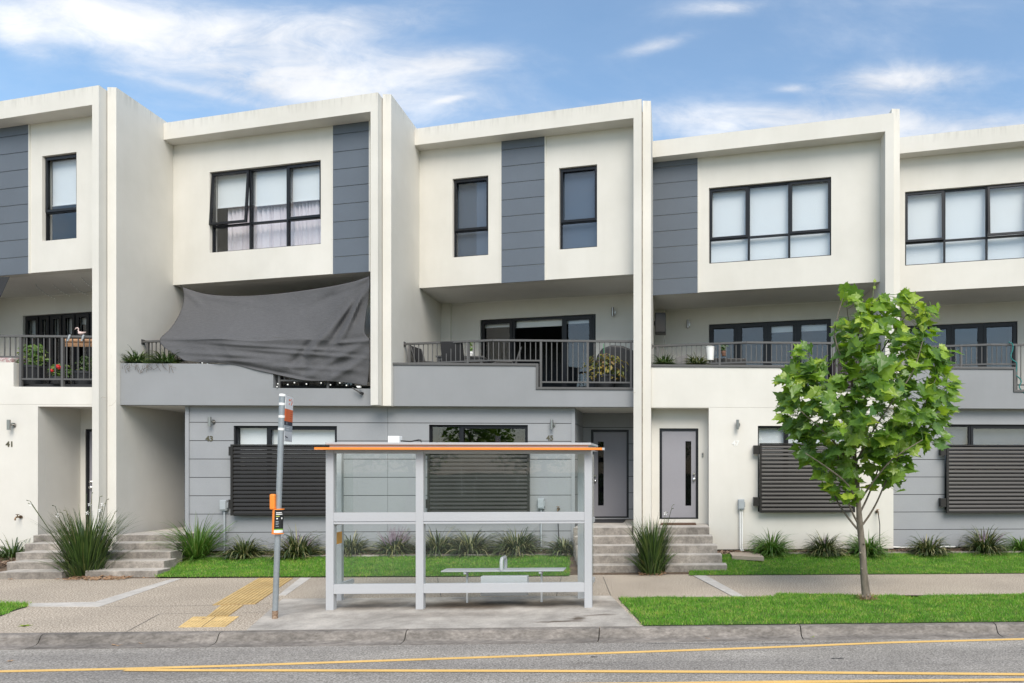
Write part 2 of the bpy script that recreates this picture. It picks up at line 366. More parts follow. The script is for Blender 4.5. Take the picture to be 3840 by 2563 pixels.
def hole_px(p, q, x0, x1, ytl, ytr, ybl, ybr):
    """opening measured in the photograph on the wall p-q"""
    s0,X0,Y0_ = onl(x0,p,q); s1,X1,Y1_ = onl(x1,p,q)
    zt = (zat(ytl,X0,Y0_)+zat(ytr,X1,Y1_))/2; zb = (zat(ybl,X0,Y0_)+zat(ybr,X1,Y1_))/2
    return (s0,s1,zb,zt)
def lp(p, q, s, d, z):
    L = math.hypot(q[0]-p[0], q[1]-p[1]); ux, uy = (q[0]-p[0])/L, (q[1]-p[1])/L
    return Vector((p[0]+ux*s-uy*d, p[1]+uy*s+ux*d, z))
def window(par, name, p, q, h, cols, transom=None, sash=(), opened={}, blind=(), inset=.07, fw=.045, curtain=None, nopane=(), blind_mat='blind', sashes=.035):
    """frame (mesh) > pane, blind, curtain. cols: fractions of the vertical divisions"""
    s0,s1,z0,z1 = h; W = s1-s0; C = [s0]+[s0+W*c for c in cols]+[s1]
    f = MB(); d0,d1 = inset, inset+.07
    f.lbox(p,q,s0,s1,d0,d1,z0,z0+fw*.8); f.lbox(p,q,s0,s1,d0,d1,z1-fw,z1)
    f.lbox(p,q,s0,s0+fw*.7,d0,d1,z0+fw*.8,z1-fw); f.lbox(p,q,s1-fw*.7,s1,d0,d1,z0+fw*.8,z1-fw)
    for c in C[1:-1]: f.lbox(p,q,c-fw*.55,c+fw*.55,d0-.002,d1+.002,z0+fw*.8,z1-fw)
    n = len(C)-1; zt = transom
    if zt:
        for i in range(n):
            a = C[i]+(fw*.7 if i==0 else fw*.55); b = C[i+1]-(fw*.7 if i==n-1 else fw*.55)
            f.lbox(p,q,a,b,d0+.003,d1-.003,zt-fw*.5,zt+fw*.5)
    for i in sash:                                   # a moving sash has its own inner frame
        if i in opened: continue
        a = C[i]+fw*.5; b = C[i+1]-fw*.5; lo = zt if zt else z0+fw*.4; hi = z1-fw*.6; k = sashes
        f.lbox(p,q,a,b,d0-.022,d0-.0025,lo,lo+k+.02); f.lbox(p,q,a,b,d0-.022,d0-.0025,hi-k-.02,hi)
        f.lbox(p,q,a,a+k+.02,d0-.022,d0-.0025,lo+k+.02,hi-k-.02); f.lbox(p,q,b-k-.02,b,d0-.022,d0-.0025,lo+k+.02,hi-k-.02)
    fo = f.build(name, M['frame'], par)
    g = MB()
    for i in range(n):
        if i in nopane:
            if g.v: g.build('pane', M['glass'], fo); g = MB()
            continue
        a = C[i]+fw*.4; b = C[i+1]-fw*.4
        if i in opened: g.lbox(p,q,a,b,d0+.03,d0+.036,z0+.02,zt)
        else: g.lbox(p,q,a,b,d0+.03,d0+.036,z0+.02,z1-.02)
    if g.v: g.build('pane', M['glass'], fo)
    for i,ang in opened.items():                     # awning sash hinged at its head
        sm = MB(); a = C[i]+fw*.3; b = C[i+1]-fw*.3; hgt = z1-fw*.5-zt; k = .055
        def tilt(sa,sb,ha,hb,da,db):
            vs = []
            for hh in (ha,hb):
                for (ss,dd) in ((sa,da),(sb,da),(sb,db),(sa,db)):
                    dz = -hh*math.cos(ang)+dd*math.sin(ang)*-1; do = -hh*math.sin(ang)+dd*math.cos(ang)
                    vs.append(lp(p,q,ss,d0-.01+do,z1-fw*.5+dz))
            return vs
        F6 = [(0,1,2,3),(4,7,6,5),(0,4,5,1),(1,5,6,2),(2,6,7,3),(3,7,4,0)]
        for (sa,sb,ha,hb) in ((a,b,0,k),(a,b,hgt-k,hgt),(a,a+k,k,hgt-k),(b-k,b,k,hgt-k)): sm.add(tilt(sa,sb,ha,hb,-.02,.02),F6)
        so = sm.build('sash', M['frame'], fo)
        pm = MB(); pm.add(tilt(a+.02,b-.02,.02,hgt-.02,-.003,.003),F6); pm.build('pane', M['glass'], fo)
    for (i,drop) in blind:
        bm = MB(); a = C[i]+.015; b = C[i+1]-.015
        bm.lbox(p,q,a,b,d1+.06,d1+.063,max(z1-drop,z0+.01),z1-.03)
        bm.lbox(p,q,a,b,d1+.05,d1+.075,max(z1-drop,z0+.01)-.025,max(z1-drop,z0+.01))
        bm.build('blind', M[blind_mat], fo)
    if curtain:
        a,b = curtain; cm = MB(); K = 160; vs = []
        for k in range(K+1):
            s = a+(b-a)*k/K; ph = 2*math.pi*(s*9+.35*math.sin(s*7)); d = d1+.16+.03*math.sin(ph)+.012*math.sin(2.3*ph+1)
            vs += [lp(p,q,s,d,z0-.2), lp(p,q,s,d,z1-.05)]
        cm.add(vs,[(2*k,2*k+2,2*k+3,2*k+1) for k in range(K)])
        cm.build('curtain', M['curtain'], fo, smooth=True)
    return fo
def boards(p, q, z0, z1, zs, holes, mat_, par, name, th=.02, gap=.014, seams=()):
    """horizontal cladding boards, joints are real grooves over a dark backing"""
    mb = MB(); L = math.hypot(q[0]-p[0],q[1]-p[1])
    Z = [z0]+sorted([z for z in zs if z0 < z < z1])+[z1]
    for i in range(len(Z)-1):
        lo = Z[i]+(gap/2 if i else 0); hi = Z[i+1]-(gap/2 if i < len(Z)-2 else 0)
        cuts = sorted({lo,hi,*[min(max(h[2],lo),hi) for h in holes],*[min(max(h[3],lo),hi) for h in holes]})
        for j in range(len(cuts)-1):
            zc = (cuts[j]+cuts[j+1])/2
            if cuts[j+1]-cuts[j] < 1e-4: continue
            bl = sorted([(h[0],h[1]) for h in holes if h[2] < zc < h[3]]); s = 0
            segs = []
            for (a,b) in bl:
                if a > s: segs.append((s,a))
                s = b
            if s < L: segs.append((s,L))
            for (a,b) in segs:
                cc = [a]+[x for x in seams if a < x < b]+[b]
                for k in range(len(cc)-1):
                    mb.lbox(p,q,cc[k]+(gap/2 if k else 0),cc[k+1]-(gap/2 if k < len(cc)-2 else 0),-th,0,cuts[j],cuts[j+1])
    return mb.build(name, mat_, par)
def sconce(par, c):
    """up-down wall lamp: cylinder on a round plate; c = centre of the cylinder, 9 cm off the wall"""
    b = MB(); b.tube([(c.x,c.y,c.z-.11),(c.x,c.y,c.z+.11)],.034,14)
    o = b.build('wall_light', M['steel'], par, smooth=True)
    k = MB(); k.tube([(c.x+.02,c.y+.02,c.z),(c.x+.02,c.y+.085,c.z)],.02,10); k.tube([(c.x+.02,c.y+.075,c.z),(c.x+.02,c.y+.095,c.z)],.05,14)
    k.build('bracket', M['steel'], o, smooth=True); return o
def tapfit(par, c, hose=None):
    b = MB(); b.tube([(c.x,c.y+.09,c.z),(c.x,c.y-.02,c.z)],.016,8); b.tube([(c.x,c.y-.015,c.z),(c.x,c.y-.04,c.z-.02),(c.x,c.y-.045,c.z-.07)],.014,8)
    b.tube([(c.x,c.y+.01,c.z),(c.x,c.y+.01,c.z+.05)],.010,6); b.tube([(c.x-.035,c.y+.01,c.z+.055),(c.x+.035,c.y+.01,c.z+.055)],.008,6); b.tube([(c.x,c.y+.07,c.z),(c.x,c.y+.088,c.z)],.035,12)
    o = b.build('tap', M['tap'], par, smooth=True)
    if hose:
        h = MB(); h.tube(hose,.011,8); h.build('hose', M['black'], o, smooth=True)
def meterbox(par, c, zfoot, pm, two=False):
    b = MB(); b.box(c.x-.07,c.x+.07,c.y,c.y+.09,c.z-.12,c.z+.12); b.box(c.x-.062,c.x+.062,c.y-.018,c.y-.0005,c.z-.095,c.z+.105); b.box(c.x+.0705,c.x+.09,c.y+.02,c.y+.06,c.z-.06,c.z+.06)
    o = b.build('meter_box', M['plastic_grey'], par, bevel=.006)
    k = MB(); xs = (-.022,.022) if two else (0.0,)
    for x in xs:
        k.tube([(c.x+x,c.y+.05,c.z-.12),(c.x+x,c.y+.05,zfoot+.08),(c.x+x+(.03 if two else 0),c.y+.02,zfoot)],.018,8)
    k.build('conduit', pm, o, smooth=True)
def louvre(par, x0, x1, y, z0, z1, n=17, bw=.13):
    f = wall((x0,y-.03),(x1,y-.03),z0-.03,z1+.03,.06,[(.05,x1-x0-.05,z0-.0005,z1+.0005)])
    o = f.build('louvre_screen', M['louvre'], par)
    for z in (z1-.22,z0+.12):
        k = MB(); k.box(x0-bw,x0-.002,y-.012,y+.006,z,z+.2); k.box(x0-bw,x0-bw+.012,y+.0065,y+.135,z,z+.2); k.build('bracket', M['louvre'], o)
    s = MB(); st = (z1-z0)/n
    for k in range(n):
        zc = z0+(k+.5)*st; a = R(24); K = 7; prof = []
        for j in range(K+1):
            t = -1+2*j/K; prof.append((t*st*.53, .011*math.sqrt(max(0,1-t*t))))
        ring = [(d,w) for d,w in prof]+[(d,-w) for d,w in reversed(prof[1:-1])]
        poly = [(y + math.sin(a)*d - math.cos(a)*w, zc + math.cos(a)*d + math.sin(a)*w) for d,w in ring]
        s.yz(poly, x0+.052, x1-.052)
    s.build('slats', M['louvre'], o, smooth=True); return o
def railing(par, path, ztop, zones, posts, name='balcony_railing'):
    """path: plan points; zones: (sa,sb,zbottom,zfoot) along the path. name > post, baluster"""
    seg = [0.0]
    for i in range(len(path)-1): seg.append(seg[-1]+math.dist(path[i],path[i+1]))
    def pt(s):
        for i in range(len(path)-1):
            if s <= seg[i+1]+1e-6:
                t = (s-seg[i])/(seg[i+1]-seg[i]); return (path[i][0]+(path[i+1][0]-path[i][0])*t, path[i][1]+(path[i+1][1]-path[i][1])*t), i
        return path[-1], len(path)-2
    def bar(mb, sa, sb, z0, z1, w):
        cuts = [sa]+[x for x in seg[1:-1] if sa < x < sb]+[sb]
        for i in range(len(cuts)-1):
            (a,k),(b,_) = pt(cuts[i]+1e-4), pt(cuts[i+1]); mb.lbox(a,b,0,math.dist(a,b),-w,w,z0,z1)
    r = MB(); bar(r,0,seg[-1],ztop-.045,ztop,.03)
    (a,_) = pt(0); r.box(a[0]-.005,a[0]+.012,a[1]-.05,a[1]+.05,ztop-.075,ztop+.03)
    for (sa,sb,zb,zf) in zones: bar(r,sa,sb,zb,zb+.035,.018)
    ro = r.build(name, M['rail'], par)
    for (s,zf) in posts:
        (a,_) = pt(s); b = MB(); b.box(a[0]-.024,a[0]+.024,a[1]-.024,a[1]+.024,zf,ztop-.0455); b.build('post', M['rail'], ro)
    for (sa,sb,zb,zf) in zones:
        n = max(2,int(round((sb-sa)/.117)))
        for k in range(1,n):
            s = sa+(sb-sa)*k/n
            if any(abs(s-x) < .045 for x,_ in posts): continue
            (a,_) = pt(s); b = MB(); b.box(a[0]-.0085,a[0]+.0085,a[1]-.0085,a[1]+.0085,zb+.0355,ztop-.0455); b.build('baluster', M['rail'], ro)
    return ro, pt, seg[-1]
# ------------------------------------------------------------------ the five town houses
WX = {'39':-18.0, '41':-12.099, '43':-6.213, '45':-.448, '47':5.271, '49':11.0}   # right face of each party wall
PIN, POUT, WIN = .385, .205, .187
REAR = 24.0
def hwidth(pr, label):
    return empty('townhouse', ((WX[pr[0]]+WX[pr[1]])/2, 15.6, 0), label, 'house', 'row of town houses along the street')
H = {}
SPEC = {  # left neighbour, right party wall, roof drop, label, left wing to ground, right pier to ground
 '41': ('39','41',0.0,'white town house numbered 41 at the left edge with potted plants on its balcony',False,True),
 '43': ('41','43',0.0,'town house numbered 43, grey parapet, grey shade cloth hung across its balcony',True,False),
 '45': ('43','45',0.0,'town house numbered 45, two narrow upper windows either side of a slate cladding strip',False,True),
 '47': ('45','47',-.17,'town house numbered 47, white ground floor wall, wide upper window beside slate cladding',True,False),
 '49': ('47','49',0.0,'town house at the right edge with a grey boarded ground floor behind the tree',False,True),
}
for no,(lft,rgt,dr,lab,lg,rg) in SPEC.items():
    par = hwidth((lft,rgt), lab); Xl, Xr = WX[lft], WX[rgt]; xi, xo = Xr-PIN, Xr-POUT
    fl = lambda x: 16.9+(15.3-16.9)*(x-Xl)/(xo-Xl)
    top = 10.37+dr; zs_ = 9.97+dr; zo = 6.58+dr*.6
    h = dict(par=par, Xl=Xl, Xr=Xr, xi=xi, xo=xo, up=((Xl,17.21),(xi,15.74)), bk=((Xl,18.9),(xi,17.43)), zs=zs_, zo=zo)
    H[no] = h
    # pier closing the right side of the house, flush with the roof edge
    mb = MB()
    if rg: mb.prism([(xi,fl(xi)),(xo,15.3),(xo,REAR),(xi,REAR)], -.1, top)
    else:
        mb.prism([(xi,fl(xi)),(xo,15.3),(xo,15.86),(xi,15.86)], 3.51, top); mb.prism([(xi,15.86),(xo,15.86),(xo,REAR),(xi,REAR)], -.1, top)
    mb.build('party_wall', M['white'], par)
    wt = 10.44 if no not in ('49',) else 10.40
    mb = MB()
    if lg: mb.box(Xl-WIN,Xl,15.5,REAR,-.1,wt)
    else: mb.yz([(15.5,3.51),(15.86,3.51),(15.86,-.1),(REAR,-.1),(REAR,wt),(15.5,wt)], Xl-WIN, Xl)
    mb.build('party_wall', M['white'], par)
    MB().box(Xr-.2045,Xr-.1875,15.54,15.8,0 if rg else 3.52,10.2).build('joint_sealant', M['sealant'], par)
    MB().prism([(Xl,16.9),(xi,fl(xi)),(xi,REAR),(Xl,REAR)], zs_, top).build('roof', M['white'], par)
    MB().prism([(Xl,17.42),(xi,15.95),(xi,REAR),(Xl,REAR)], zo, zo+.25).build('balcony_ceiling', M['soffit'], par)
    MB().box(Xl,xi,15.746,REAR,3.51,3.85).build('balcony_floor', M['soffit'], par)
    MB().prism([(Xl,16.3),(Xl+2.1,15.93),(xi,15.93),(xi,REAR-.01),(Xl,REAR-.01)],3.8505,4.0).build('balcony_deck', M['gap'], par)
    MB().box(Xl-.1,xo,REAR+.001,REAR+.2,-.1,top).build('rear_wall', M['white'], par)
    mb = MB(); mb.box(Xl,xi,20.2,20.3,zo+.25,zs_); mb.box(Xl,xi,20.8,20.9,4.0,zo); mb.box(Xl,xi,18.6,18.7,0,3.51); mb.build('room_shade_backing', M['room'], par)  # added partitions, painted near black so the rooms read as unlit
def cf(p,q,h,pxs): return [(onl(x,p,q)[0]-h[0])/(h[1]-h[0]) for x in pxs]

# ---- upper storeys
def upper(no, holes, strip=None):
    h = H[no]; p,q = h['up']
    wall(p,q,h['zo'],h['zs'],.2,holes).build('upper_wall', M['white'], h['par'])
    if strip:
        a,b = onl(strip[0],p,q)[0], onl(strip[1],p,q)[0]; L = math.dist(p,q); a = max(a,0); b = min(b,L)
        pa, pb = lp(p,q,a,0,0), lp(p,q,b,0,0)
        boards((pa.x,pa.y),(pb.x,pb.y), h['zo']-.012, h['zs'], [h['zo']+.375+.40*k for k in range(9)], [], M['clad_dark'], h['par'], 'cladding', .022)
        if b < L-.05: MB().lbox(p,q,b,b+.03,-.026,0,h['zo']-.012,h['zs']).build('corner_trim', M['white'], h['par'])
        if a > .05: MB().lbox(p,q,a-.03,a,-.026,0,h['zo']-.012,h['zs']).build('corner_trim', M['white'], h['par'])
def zz(p,q,px,py): s,X,Y = onl(px,p,q); return zat(py,X,Y)
p,q = H['41']['up']; w = hole_px(p,q,158,287,586,571,905,894); upper('41',[w],(-260,111))
f41 = window(H['41']['par'],'window',p,q,w,[],zz(p,q,160,795),(0,),blind=[(0,1.05)])
p,q = H['43']['up']; w = hole_px(p,q,786,1203,645,602,948,916); upper('43',[w],(1251,1386))
window(H['43']['par'],'window',p,q,w,cf(p,q,w,(929,1069)),zz(p,q,1000,828),(2,),{0:R(3.4)},[(0,.78),(1,.82),(2,.80)],curtain=(onl(815,p,q)[0],w[1]-.02))
p,q = H['45']['up']; wa = hole_px(p,q,1697,1831,671,659,966,957); wb = hole_px(p,q,2096,2239,631,617,937,926); upper('45',[wa,wb],(1882,2044))
window(H['45']['par'],'window',p,q,wa,[],zz(p,q,1697,866),(0,),blind=[(0,3)],blind_mat='blind_dark')
window(H['45']['par'],'window',p,q,wb,[],zz(p,q,2096,834),(0,),blind=[(0,3)],blind_mat='blind_dark')
p,q = H['47']['up']; w = hole_px(p,q,2658,3117,706,663,990,958); upper('47',[w],(2440,2617))
window(H['47']['par'],'window',p,q,w,cf(p,q,w,(2806,2958)),zz(p,q,2800,887),(0,2),blind=[(0,3),(1,3),(2,3)])
p,q = H['49']['up']; w = hole_px(p,q,3394,3868,719,681,997,967); upper('49',[w])
window(H['49']['par'],'window',p,q,w,cf(p,q,w,(3543,3702)),zz(p,q,3543,899),(),{0:R(2),2:R(4)},[(0,3),(1,3),(2,3)])

# ---- balconies
def balcony(no, door, cols, panes_open=(), blind=(), step=1024, cap=True, m='grey_render', lights=()):
    h = H[no]; p,q = h['bk']; par = h['par']; Xl, xi = h['Xl'], h['xi']
    s0 = onl(door[0],p,q); s1 = onl(door[1],p,q); L = math.dist(p,q)
    zt = (zat(door[2],s0[1],s0[2])+zat(door[3],s1[1],s1[2]))/2
    dh = (s0[0], min(s1[0],L-.12), 4.02, zt)
    wall(p,q,4.001,h['zo'],.2,[dh]).build('balcony_wall', M['white'], par)
    mb = MB(); mb.lbox(p,q,0,.3,-.1,0,4.001,h['zo']-.001); mb.build('pilaster', M['white'], par)
    mb = MB(); mb.lbox(p,q,.3,L,-.02,0,h['zo']-.03,h['zo']-.001); mb.build('cornice', M['soffit'], par)
    fr = [c for c in cf(p,q,dh,cols) if .02 < c < .98]
    window(par,'sliding_door',p,q,dh,fr,None,[i for i in range(len(fr)+1) if i not in panes_open],nopane=panes_open,blind=blind,fw=.06,inset=.06,sashes=.06)
    # parapet with a drop towards the pier
    xs = xat(step,15.6); hi, lo = 4.43, 3.90
    MB().xz([(Xl,3.51),(xi,3.51),(xi,lo),(xs,lo),(xs,hi),(Xl,hi)],15.6,15.745).build('parapet', M[m], par, bevel=.008)
    if cap:
        c = .055
        MB().xz([(Xl,hi+.001),(xs+.001,hi+.001),(xs+.001,lo+.001),(xi,lo+.001),(xi,lo+c),(xs+c,lo+c),(xs+c,hi+c),(Xl,hi+c)],15.575,15.77).build('coping', M['rail'], par, bevel=.005)
    path = [(Xl+.002,16.25),(Xl+2.2,15.67),(xi-.002,15.67)]
    tot = math.dist(path[0],path[1])+math.dist(path[1],path[2]); d0 = math.dist(path[0],path[1])
    sst = d0 + (xs+.10) - path[1][0]
    cz = .056 if cap else .001
    railing(par, path, 5.04, [(.14,sst,4.545,hi),(sst,tot-.07,4.06,lo)],
            [(.14,4.3),(d0*.72,4.43+cz if False else 4.3),(sst,lo+cz),(sst+(tot-sst)*.5,lo+cz),(tot-.07,lo+cz)])
    # planter between parapet and the raking rail
    MB().prism([(Xl+.001,15.746),(Xl+2.0,15.746),(Xl+.001,16.22)],3.85,4.30).build('planter', M['clad_dark'], par)
    for (px,py) in lights:
        s,X,Y = onl(px,p,q); sconce(par, Vector((X,Y-.1,zat(py,X,Y-.1))))
    return path, sst
balcony('41',(85,372,1185,1168),(139,180,226,276,330),blind=[(0,.52),(1,.55),(2,.50),(3,.46),(4,.24)],step=50,cap=False,m='white')
balcony('43',(930,1330,1200,1180),(1030,1130,1230),step=1024,cap=False)
balcony('45',(1800,2234,1201,1177),(1922,2108,2222),(1,),[(0,.16),(1,.20),(2,.16)],2010,True,'grey_render',[(2299,1169)])
balcony('47',(2658,3116,1217,1196),(2765,2876,2988),(),[(2,.24),(3,.24)],2955,True,'white',[(2579,1215)])
balcony('49',(3402,3816,1227,1201),(3566,3685),(),(),3800,True)

# ---- ground floors
def entrydoor(par, p, q, h, slot_left, leafmat='door', name='front_door'):
    s0,s1,z0,z1 = h; f = MB(); k = .055
    f.lbox(p,q,s0,s0+k,.02,.12,z0,z1); f.lbox(p,q,s1-k,s1,.02,.12,z0,z1); f.lbox(p,q,s0+k,s1-k,.02,.12,z1-k,z1); f.lbox(p,q,s0+k,s1-k,.02,.12,z0,z0+.03)
    fo = f.build('door_frame', M['frame'], par)
    W = s1-s0-2*k; a,b = (.14,.31) if slot_left else (.69,.86); sa, sb = s0+k+W*a, s0+k+W*b; za, zb = z0+.31, z1-.30
    P0 = lp(p,q,s0+k+.004,.045,0); P1 = lp(p,q,s1-k-.004,.045,0)
    lf = wall((P0.x,P0.y),(P1.x,P1.y),z0+.034,z1-k-.004,.04,[(sa-s0-k-.004,sb-s0-k-.004,za,zb)]).build(name, M[leafmat], par)
    g = MB(); g.lbox(p,q,sa,sb,.06,.07,za,zb); g.build('pane', M['glass_dim'], lf)
    g = MB(); g.lbox(p,q,s0+k,s1-k,.125,.13,z0,z1-k); g.build('slot_dark_backing', M['frame'], lf)  # black sheet added behind the slot to keep its glass dark
    sk = s0+k+W*(.06 if slot_left else .94)
    for zk,r in ((z0+.93,.032),(z0+1.06,.026)):
        c = lp(p,q,sk,0,zk); kb = MB(); kb.tube([c+Vector((0,.045,0)),c+Vector((0,.02,0)),c+Vector((0,.012,0)),c+Vector((0,-.02,0)),c+Vector((0,-.03,0))],[r,r,r*.5,r,r*.6],14)
        kb.build('door_knob' if r > .03 else 'deadlock', M['chrome'], lf, smooth=True)
    return lf
JZ = [.68+.4115*k for k in range(7)]
# 43 boarded wall
h = H['43']; par = h['par']; XA = -10.81; XJ = h['xo']+.0035
p,q = (XA,15.82),(XJ,15.82)
w = hole_px(p,q,878,1265,1598,1598,1935,1935)
wall(p,q,.26,3.51,.2,[w]).build('ground_wall', M['gap'], par)
boards(p,q,.27,3.508,JZ,[w],M['clad'],par,'cladding',.02)
mb = MB(); mb.box(XA-.025,XA+.055,15.774,15.7995,.27,3.508); mb.build('corner_trim', M['clad'], par)
mb = MB(); mb.box(XA-.025,XA-.0005,15.80,17.6,.27,3.508); mb.build('entry_wall', M['clad'], par)
mb = MB(); mb.box(XA,XJ,15.85,16.0,-.1,.2599); mb.build('footing', M['gap'], par)
mb = MB(); mb.box(h['Xl'],XA,17.62,17.8,.4,3.51); mb.build('entry_wall', M['gap'], par)
boards((h['Xl'],17.62),(XA-.026,17.62),.7,3.508,JZ,[],M['clad_dark'],par,'cladding',.02)
window(par,'window',p,q,w,cf(p,q,w,(998,)),None,(1,),blind=[(0,3),(1,3)])
louvre(par, xat(867,15.66), xat(1272,15.66), 15.66, 1.10, 2.62, 17, .05)
sconce(par, at(786,1582,15.70)); meterbox(par, at(836,1896,15.70), .22, M['plastic_grey'])
n = MB(); o = at(771,1655,15.795); text_into(n,'43',.165,o,(1,0,0),(0,0,1),.012); n.build('house_number', M['brass'], par)
# 45
h = H['45']; par = h['par']; XB = -2.22; XA = H['43']['xo']+.0105
p,q = (XA,15.82),(XB,15.82); w = hole_px(p,q,1610,1980,1594,1594,1925,1925)
wall(p,q,.26,3.51,.2,[w]).build('ground_wall', M['gap'], par)
boards(p,q,.27,3.508,JZ,[w],M['clad'],par,'cladding',.02)
mb = MB(); mb.box(XB-.055,XB+.025,15.774,15.7995,.27,3.508); mb.build('corner_trim', M['clad'], par)
mb = MB(); mb.box(XA,XB,15.85,16.0,-.1,.2599); mb.build('footing', M['gap'], par)
mb = MB(); mb.box(XB-.15,XB-.0005,16.03,17.3,.1,3.51); mb.build('entry_wall', M['gap'], par)
# boards of the side wall of the porch face the street side of the neighbour
mb = MB(); Zj = [.27]+JZ+[3.508]
for i in range(len(Zj)-1): mb.box(XB,XB+.02,15.80,17.28,Zj[i]+(.007 if i else 0),Zj[i+1]-(.007 if i < len(Zj)-2 else 0))
mb.build('cladding', M['clad'], par)
p2,q2 = (XB,17.3),(h['xi'],17.3); d = (onl(2216,p2,q2)[0],onl(2358,p2,q2)[0],.87,zat(1612,-1.6,17.3))
wall(p2,q2,.6,3.51,.2,[d]).build('entry_wall', M['gap'], par)
boards(p2,q2,.84,3.508,JZ,[d],M['clad'],par,'cladding',.018)
entrydoor(par,p2,q2,d,True)
window(par,'window',p,q,w,cf(p,q,w,(1723,)),None,(1,))
louvre(par, xat(1604,15.66), xat(1986,15.66), 15.66, 1.10, 2.62, 17, .05)
sconce(par, at(2069,1593,15.70)); meterbox(par, at(2028,1890,15.70), .22, M['plastic_grey'])
c = at(2092,1910,15.70); tapfit(par, c, [c+Vector((0,-.045,-.07)),c+Vector((.02,-.05,-.5)),c+Vector((.06,-.05,-1.05))])
n = MB(); o = at(2049,1652,15.795); text_into(n,'45',.16,o,(1,0,0),(0,0,1),.012); n.build('house_number', M['brass'], par)
# 47 white ground floor
h = H['47']; par = h['par']; XC = h['Xr']-.115
p,q = (h['Xl'],15.6),(XC,15.6)
e = (0.0, xat(2658,15.6)-h['Xl'], .26, zat(1530,0,15.6)); w = hole_px(p,q,2842,3190,1598,1598,1920,1920)
wall(p,q,.26,3.5095,.39,[e,w]).build('ground_wall', M['white'], par)
MB().box(h['Xl'],XC,15.66,15.98,-.1,.2599).build('footing', M['gap'], par)
p2,q2 = (h['Xl'],15.991),(h['Xl']+e[1]+.3,15.991); d = (onl(2473,p2,q2)[0],onl(2619,p2,q2)[0],.93,zat(1607,0,16.0))
wall(p2,q2,.5,3.51,.15,[d]).build('entry_wall', M['white'], par)
entrydoor(par,p2,q2,d,False)
window(par,'window',p,q,w,cf(p,q,w,(2945,)),None,(1,),blind=[(0,3),(1,3)])
louvre(par, xat(2848,15.46), xat(3206,15.46), 15.46, 1.14, 2.66)
sconce(par, at(2766,1593,15.5)); meterbox(par, at(2780,1893,15.5), .22, M['plastic_white'], True)
c = at(3292,1920,15.5); tapfit(par, c, [c+Vector((0,-.045,-.07)),c+Vector((.03,-.05,-.3)),c+Vector((.03,-.04,-.7)),c+Vector((.08,-.05,-1.0))])
n = MB(); o = at(2745,1672,15.598); text_into(n,'47',.165,o,(1,0,0),(0,0,1),.012); n.build('house_number', M['plastic_white'], par)
b = MB(); o = at(2635,1706,15.985); b.box(o.x-.02,o.x+.02,o.y-.02,o.y,o.z-.05,o.z+.05); bo = b.build('doorbell', M['steel'], par, bevel=.004)
b = MB(); b.tube([(o.x,o.y-.019,o.z+.015),(o.x,o.y-.026,o.z+.015)],.013,10); b.build('button', M['black'], bo)
# 49 boarded wall
h = H['49']; par = h['par']; XA = XC+.006
p,q = (XA,15.82),(h['xi'],15.82); w = hole_px(p,q,3541,3905,1594,1594,1912,1912)
wall(p,q,.26,3.51,.2,[w]).build('ground_wall', M['gap'], par)
boards(p,q,.27,3.508,JZ,[w],M['clad'],par,'cladding',.02)
mb = MB(); mb.box(XA,h['xi'],15.85,16.0,-.1,.2599); mb.build('footing', M['gap'], par)
window(par,'window',p,q,w,cf(p,q,w,(3641,)),None,(1,),blind=[(0,3),(1,3)],blind_mat='blind_dark')
louvre(par, xat(3549,15.66), xat(3912,15.66), 15.66, 1.10, 2.64)
# 41 white ground floor with a deep porch
h = H['41']; par = h['par']; p,q = (h['Xl'],15.6),(h['xi'],15.6); L = math.dist(p,q)
e = (onl(142,p,q)[0], L, .1, 3.47); w = (1.0,2.9,1.1,3.05)
wall(p,q,.1,3.5095,.2,[e,w]).build('ground_wall', M['white'], par)
window(par,'window',p,q,w,[.33],None,(1,),blind=[(0,3),(1,3)])
louvre(par, h['Xl']+.95, h['Xl']+2.95, 15.46, 1.10, 2.62)
xe = h['Xl']+e[0]; mb = MB(); mb.box(xe-.2,xe,15.801,16.72,.1,3.51); mb.build('porch_wall', M['white'], par)
p2,q2 = (xe,16.68),(h['xi'],16.68); d = (onl(320,p2,q2)[0],math.dist(p2,q2)-.05,.74,zat(1610,-13.3,16.68))
wall(p2,q2,.3,3.51,.2,[d]).build('entry_wall', M['white'], par)
entrydoor(par,p2,q2,d,True)
sconce(par, at(33,1594,15.5)); tapfit(par, at(64,1940,15.5))
n = MB(); o = at(22,1676,15.598); text_into(n,'41',.165,o,(1,0,0),(0,0,1),.012); n.build('house_number', M['brass'], par)
# speaker box on the party wall of 47
b = MB(); o = at(2469,1214,17.9); x = WX['45']; b.yz([(17.7,o.z-.28),(18.05,o.z-.28),(18.1,o.z+.12),(17.95,o.z+.28),(17.7,o.z+.24)],x+.04,x+.32)
so = b.build('heater', M['black'], H['47']['par'], bevel=.02)
b = MB(); b.yz([(17.69,o.z-.25),(17.699,o.z-.25),(17.699,o.z+.05),(17.69,o.z+.05)],x+.06,x+.30); b.build('grille', M['louvre'], so)
b = MB(); b.box(x,x+.04,17.85,17.95,o.z-.05,o.z+.05); b.build('bracket', M['black'], so)

# hairline cracks in the render of the party walls
def hair(no, y, pts):
    P_ = [at(px,py,y) for px,py in pts]; mb = MB(); Q = []
    for i in range(len(P_)-1):
        for k in range(4): Q.append(P_[i].lerp(P_[i+1],k/4)+Vector((rnd.uniform(-.006,.006),0,rnd.uniform(-.008,.008))))
    Q.append(P_[-1]); mb.tube(Q,.0022,4); mb.build('hairline_crack', M['sealant'], H[no]['par'])
hair('41',15.36,[(357,1494),(372,1496),(385,1490),(397,1492)]); hair('43',15.5,[(407,1524),(420,1520),(432,1508),(435,1500)]); hair('45',15.34,[(2371,1470),(2383,1474),(2396,1470),(2405,1471)])
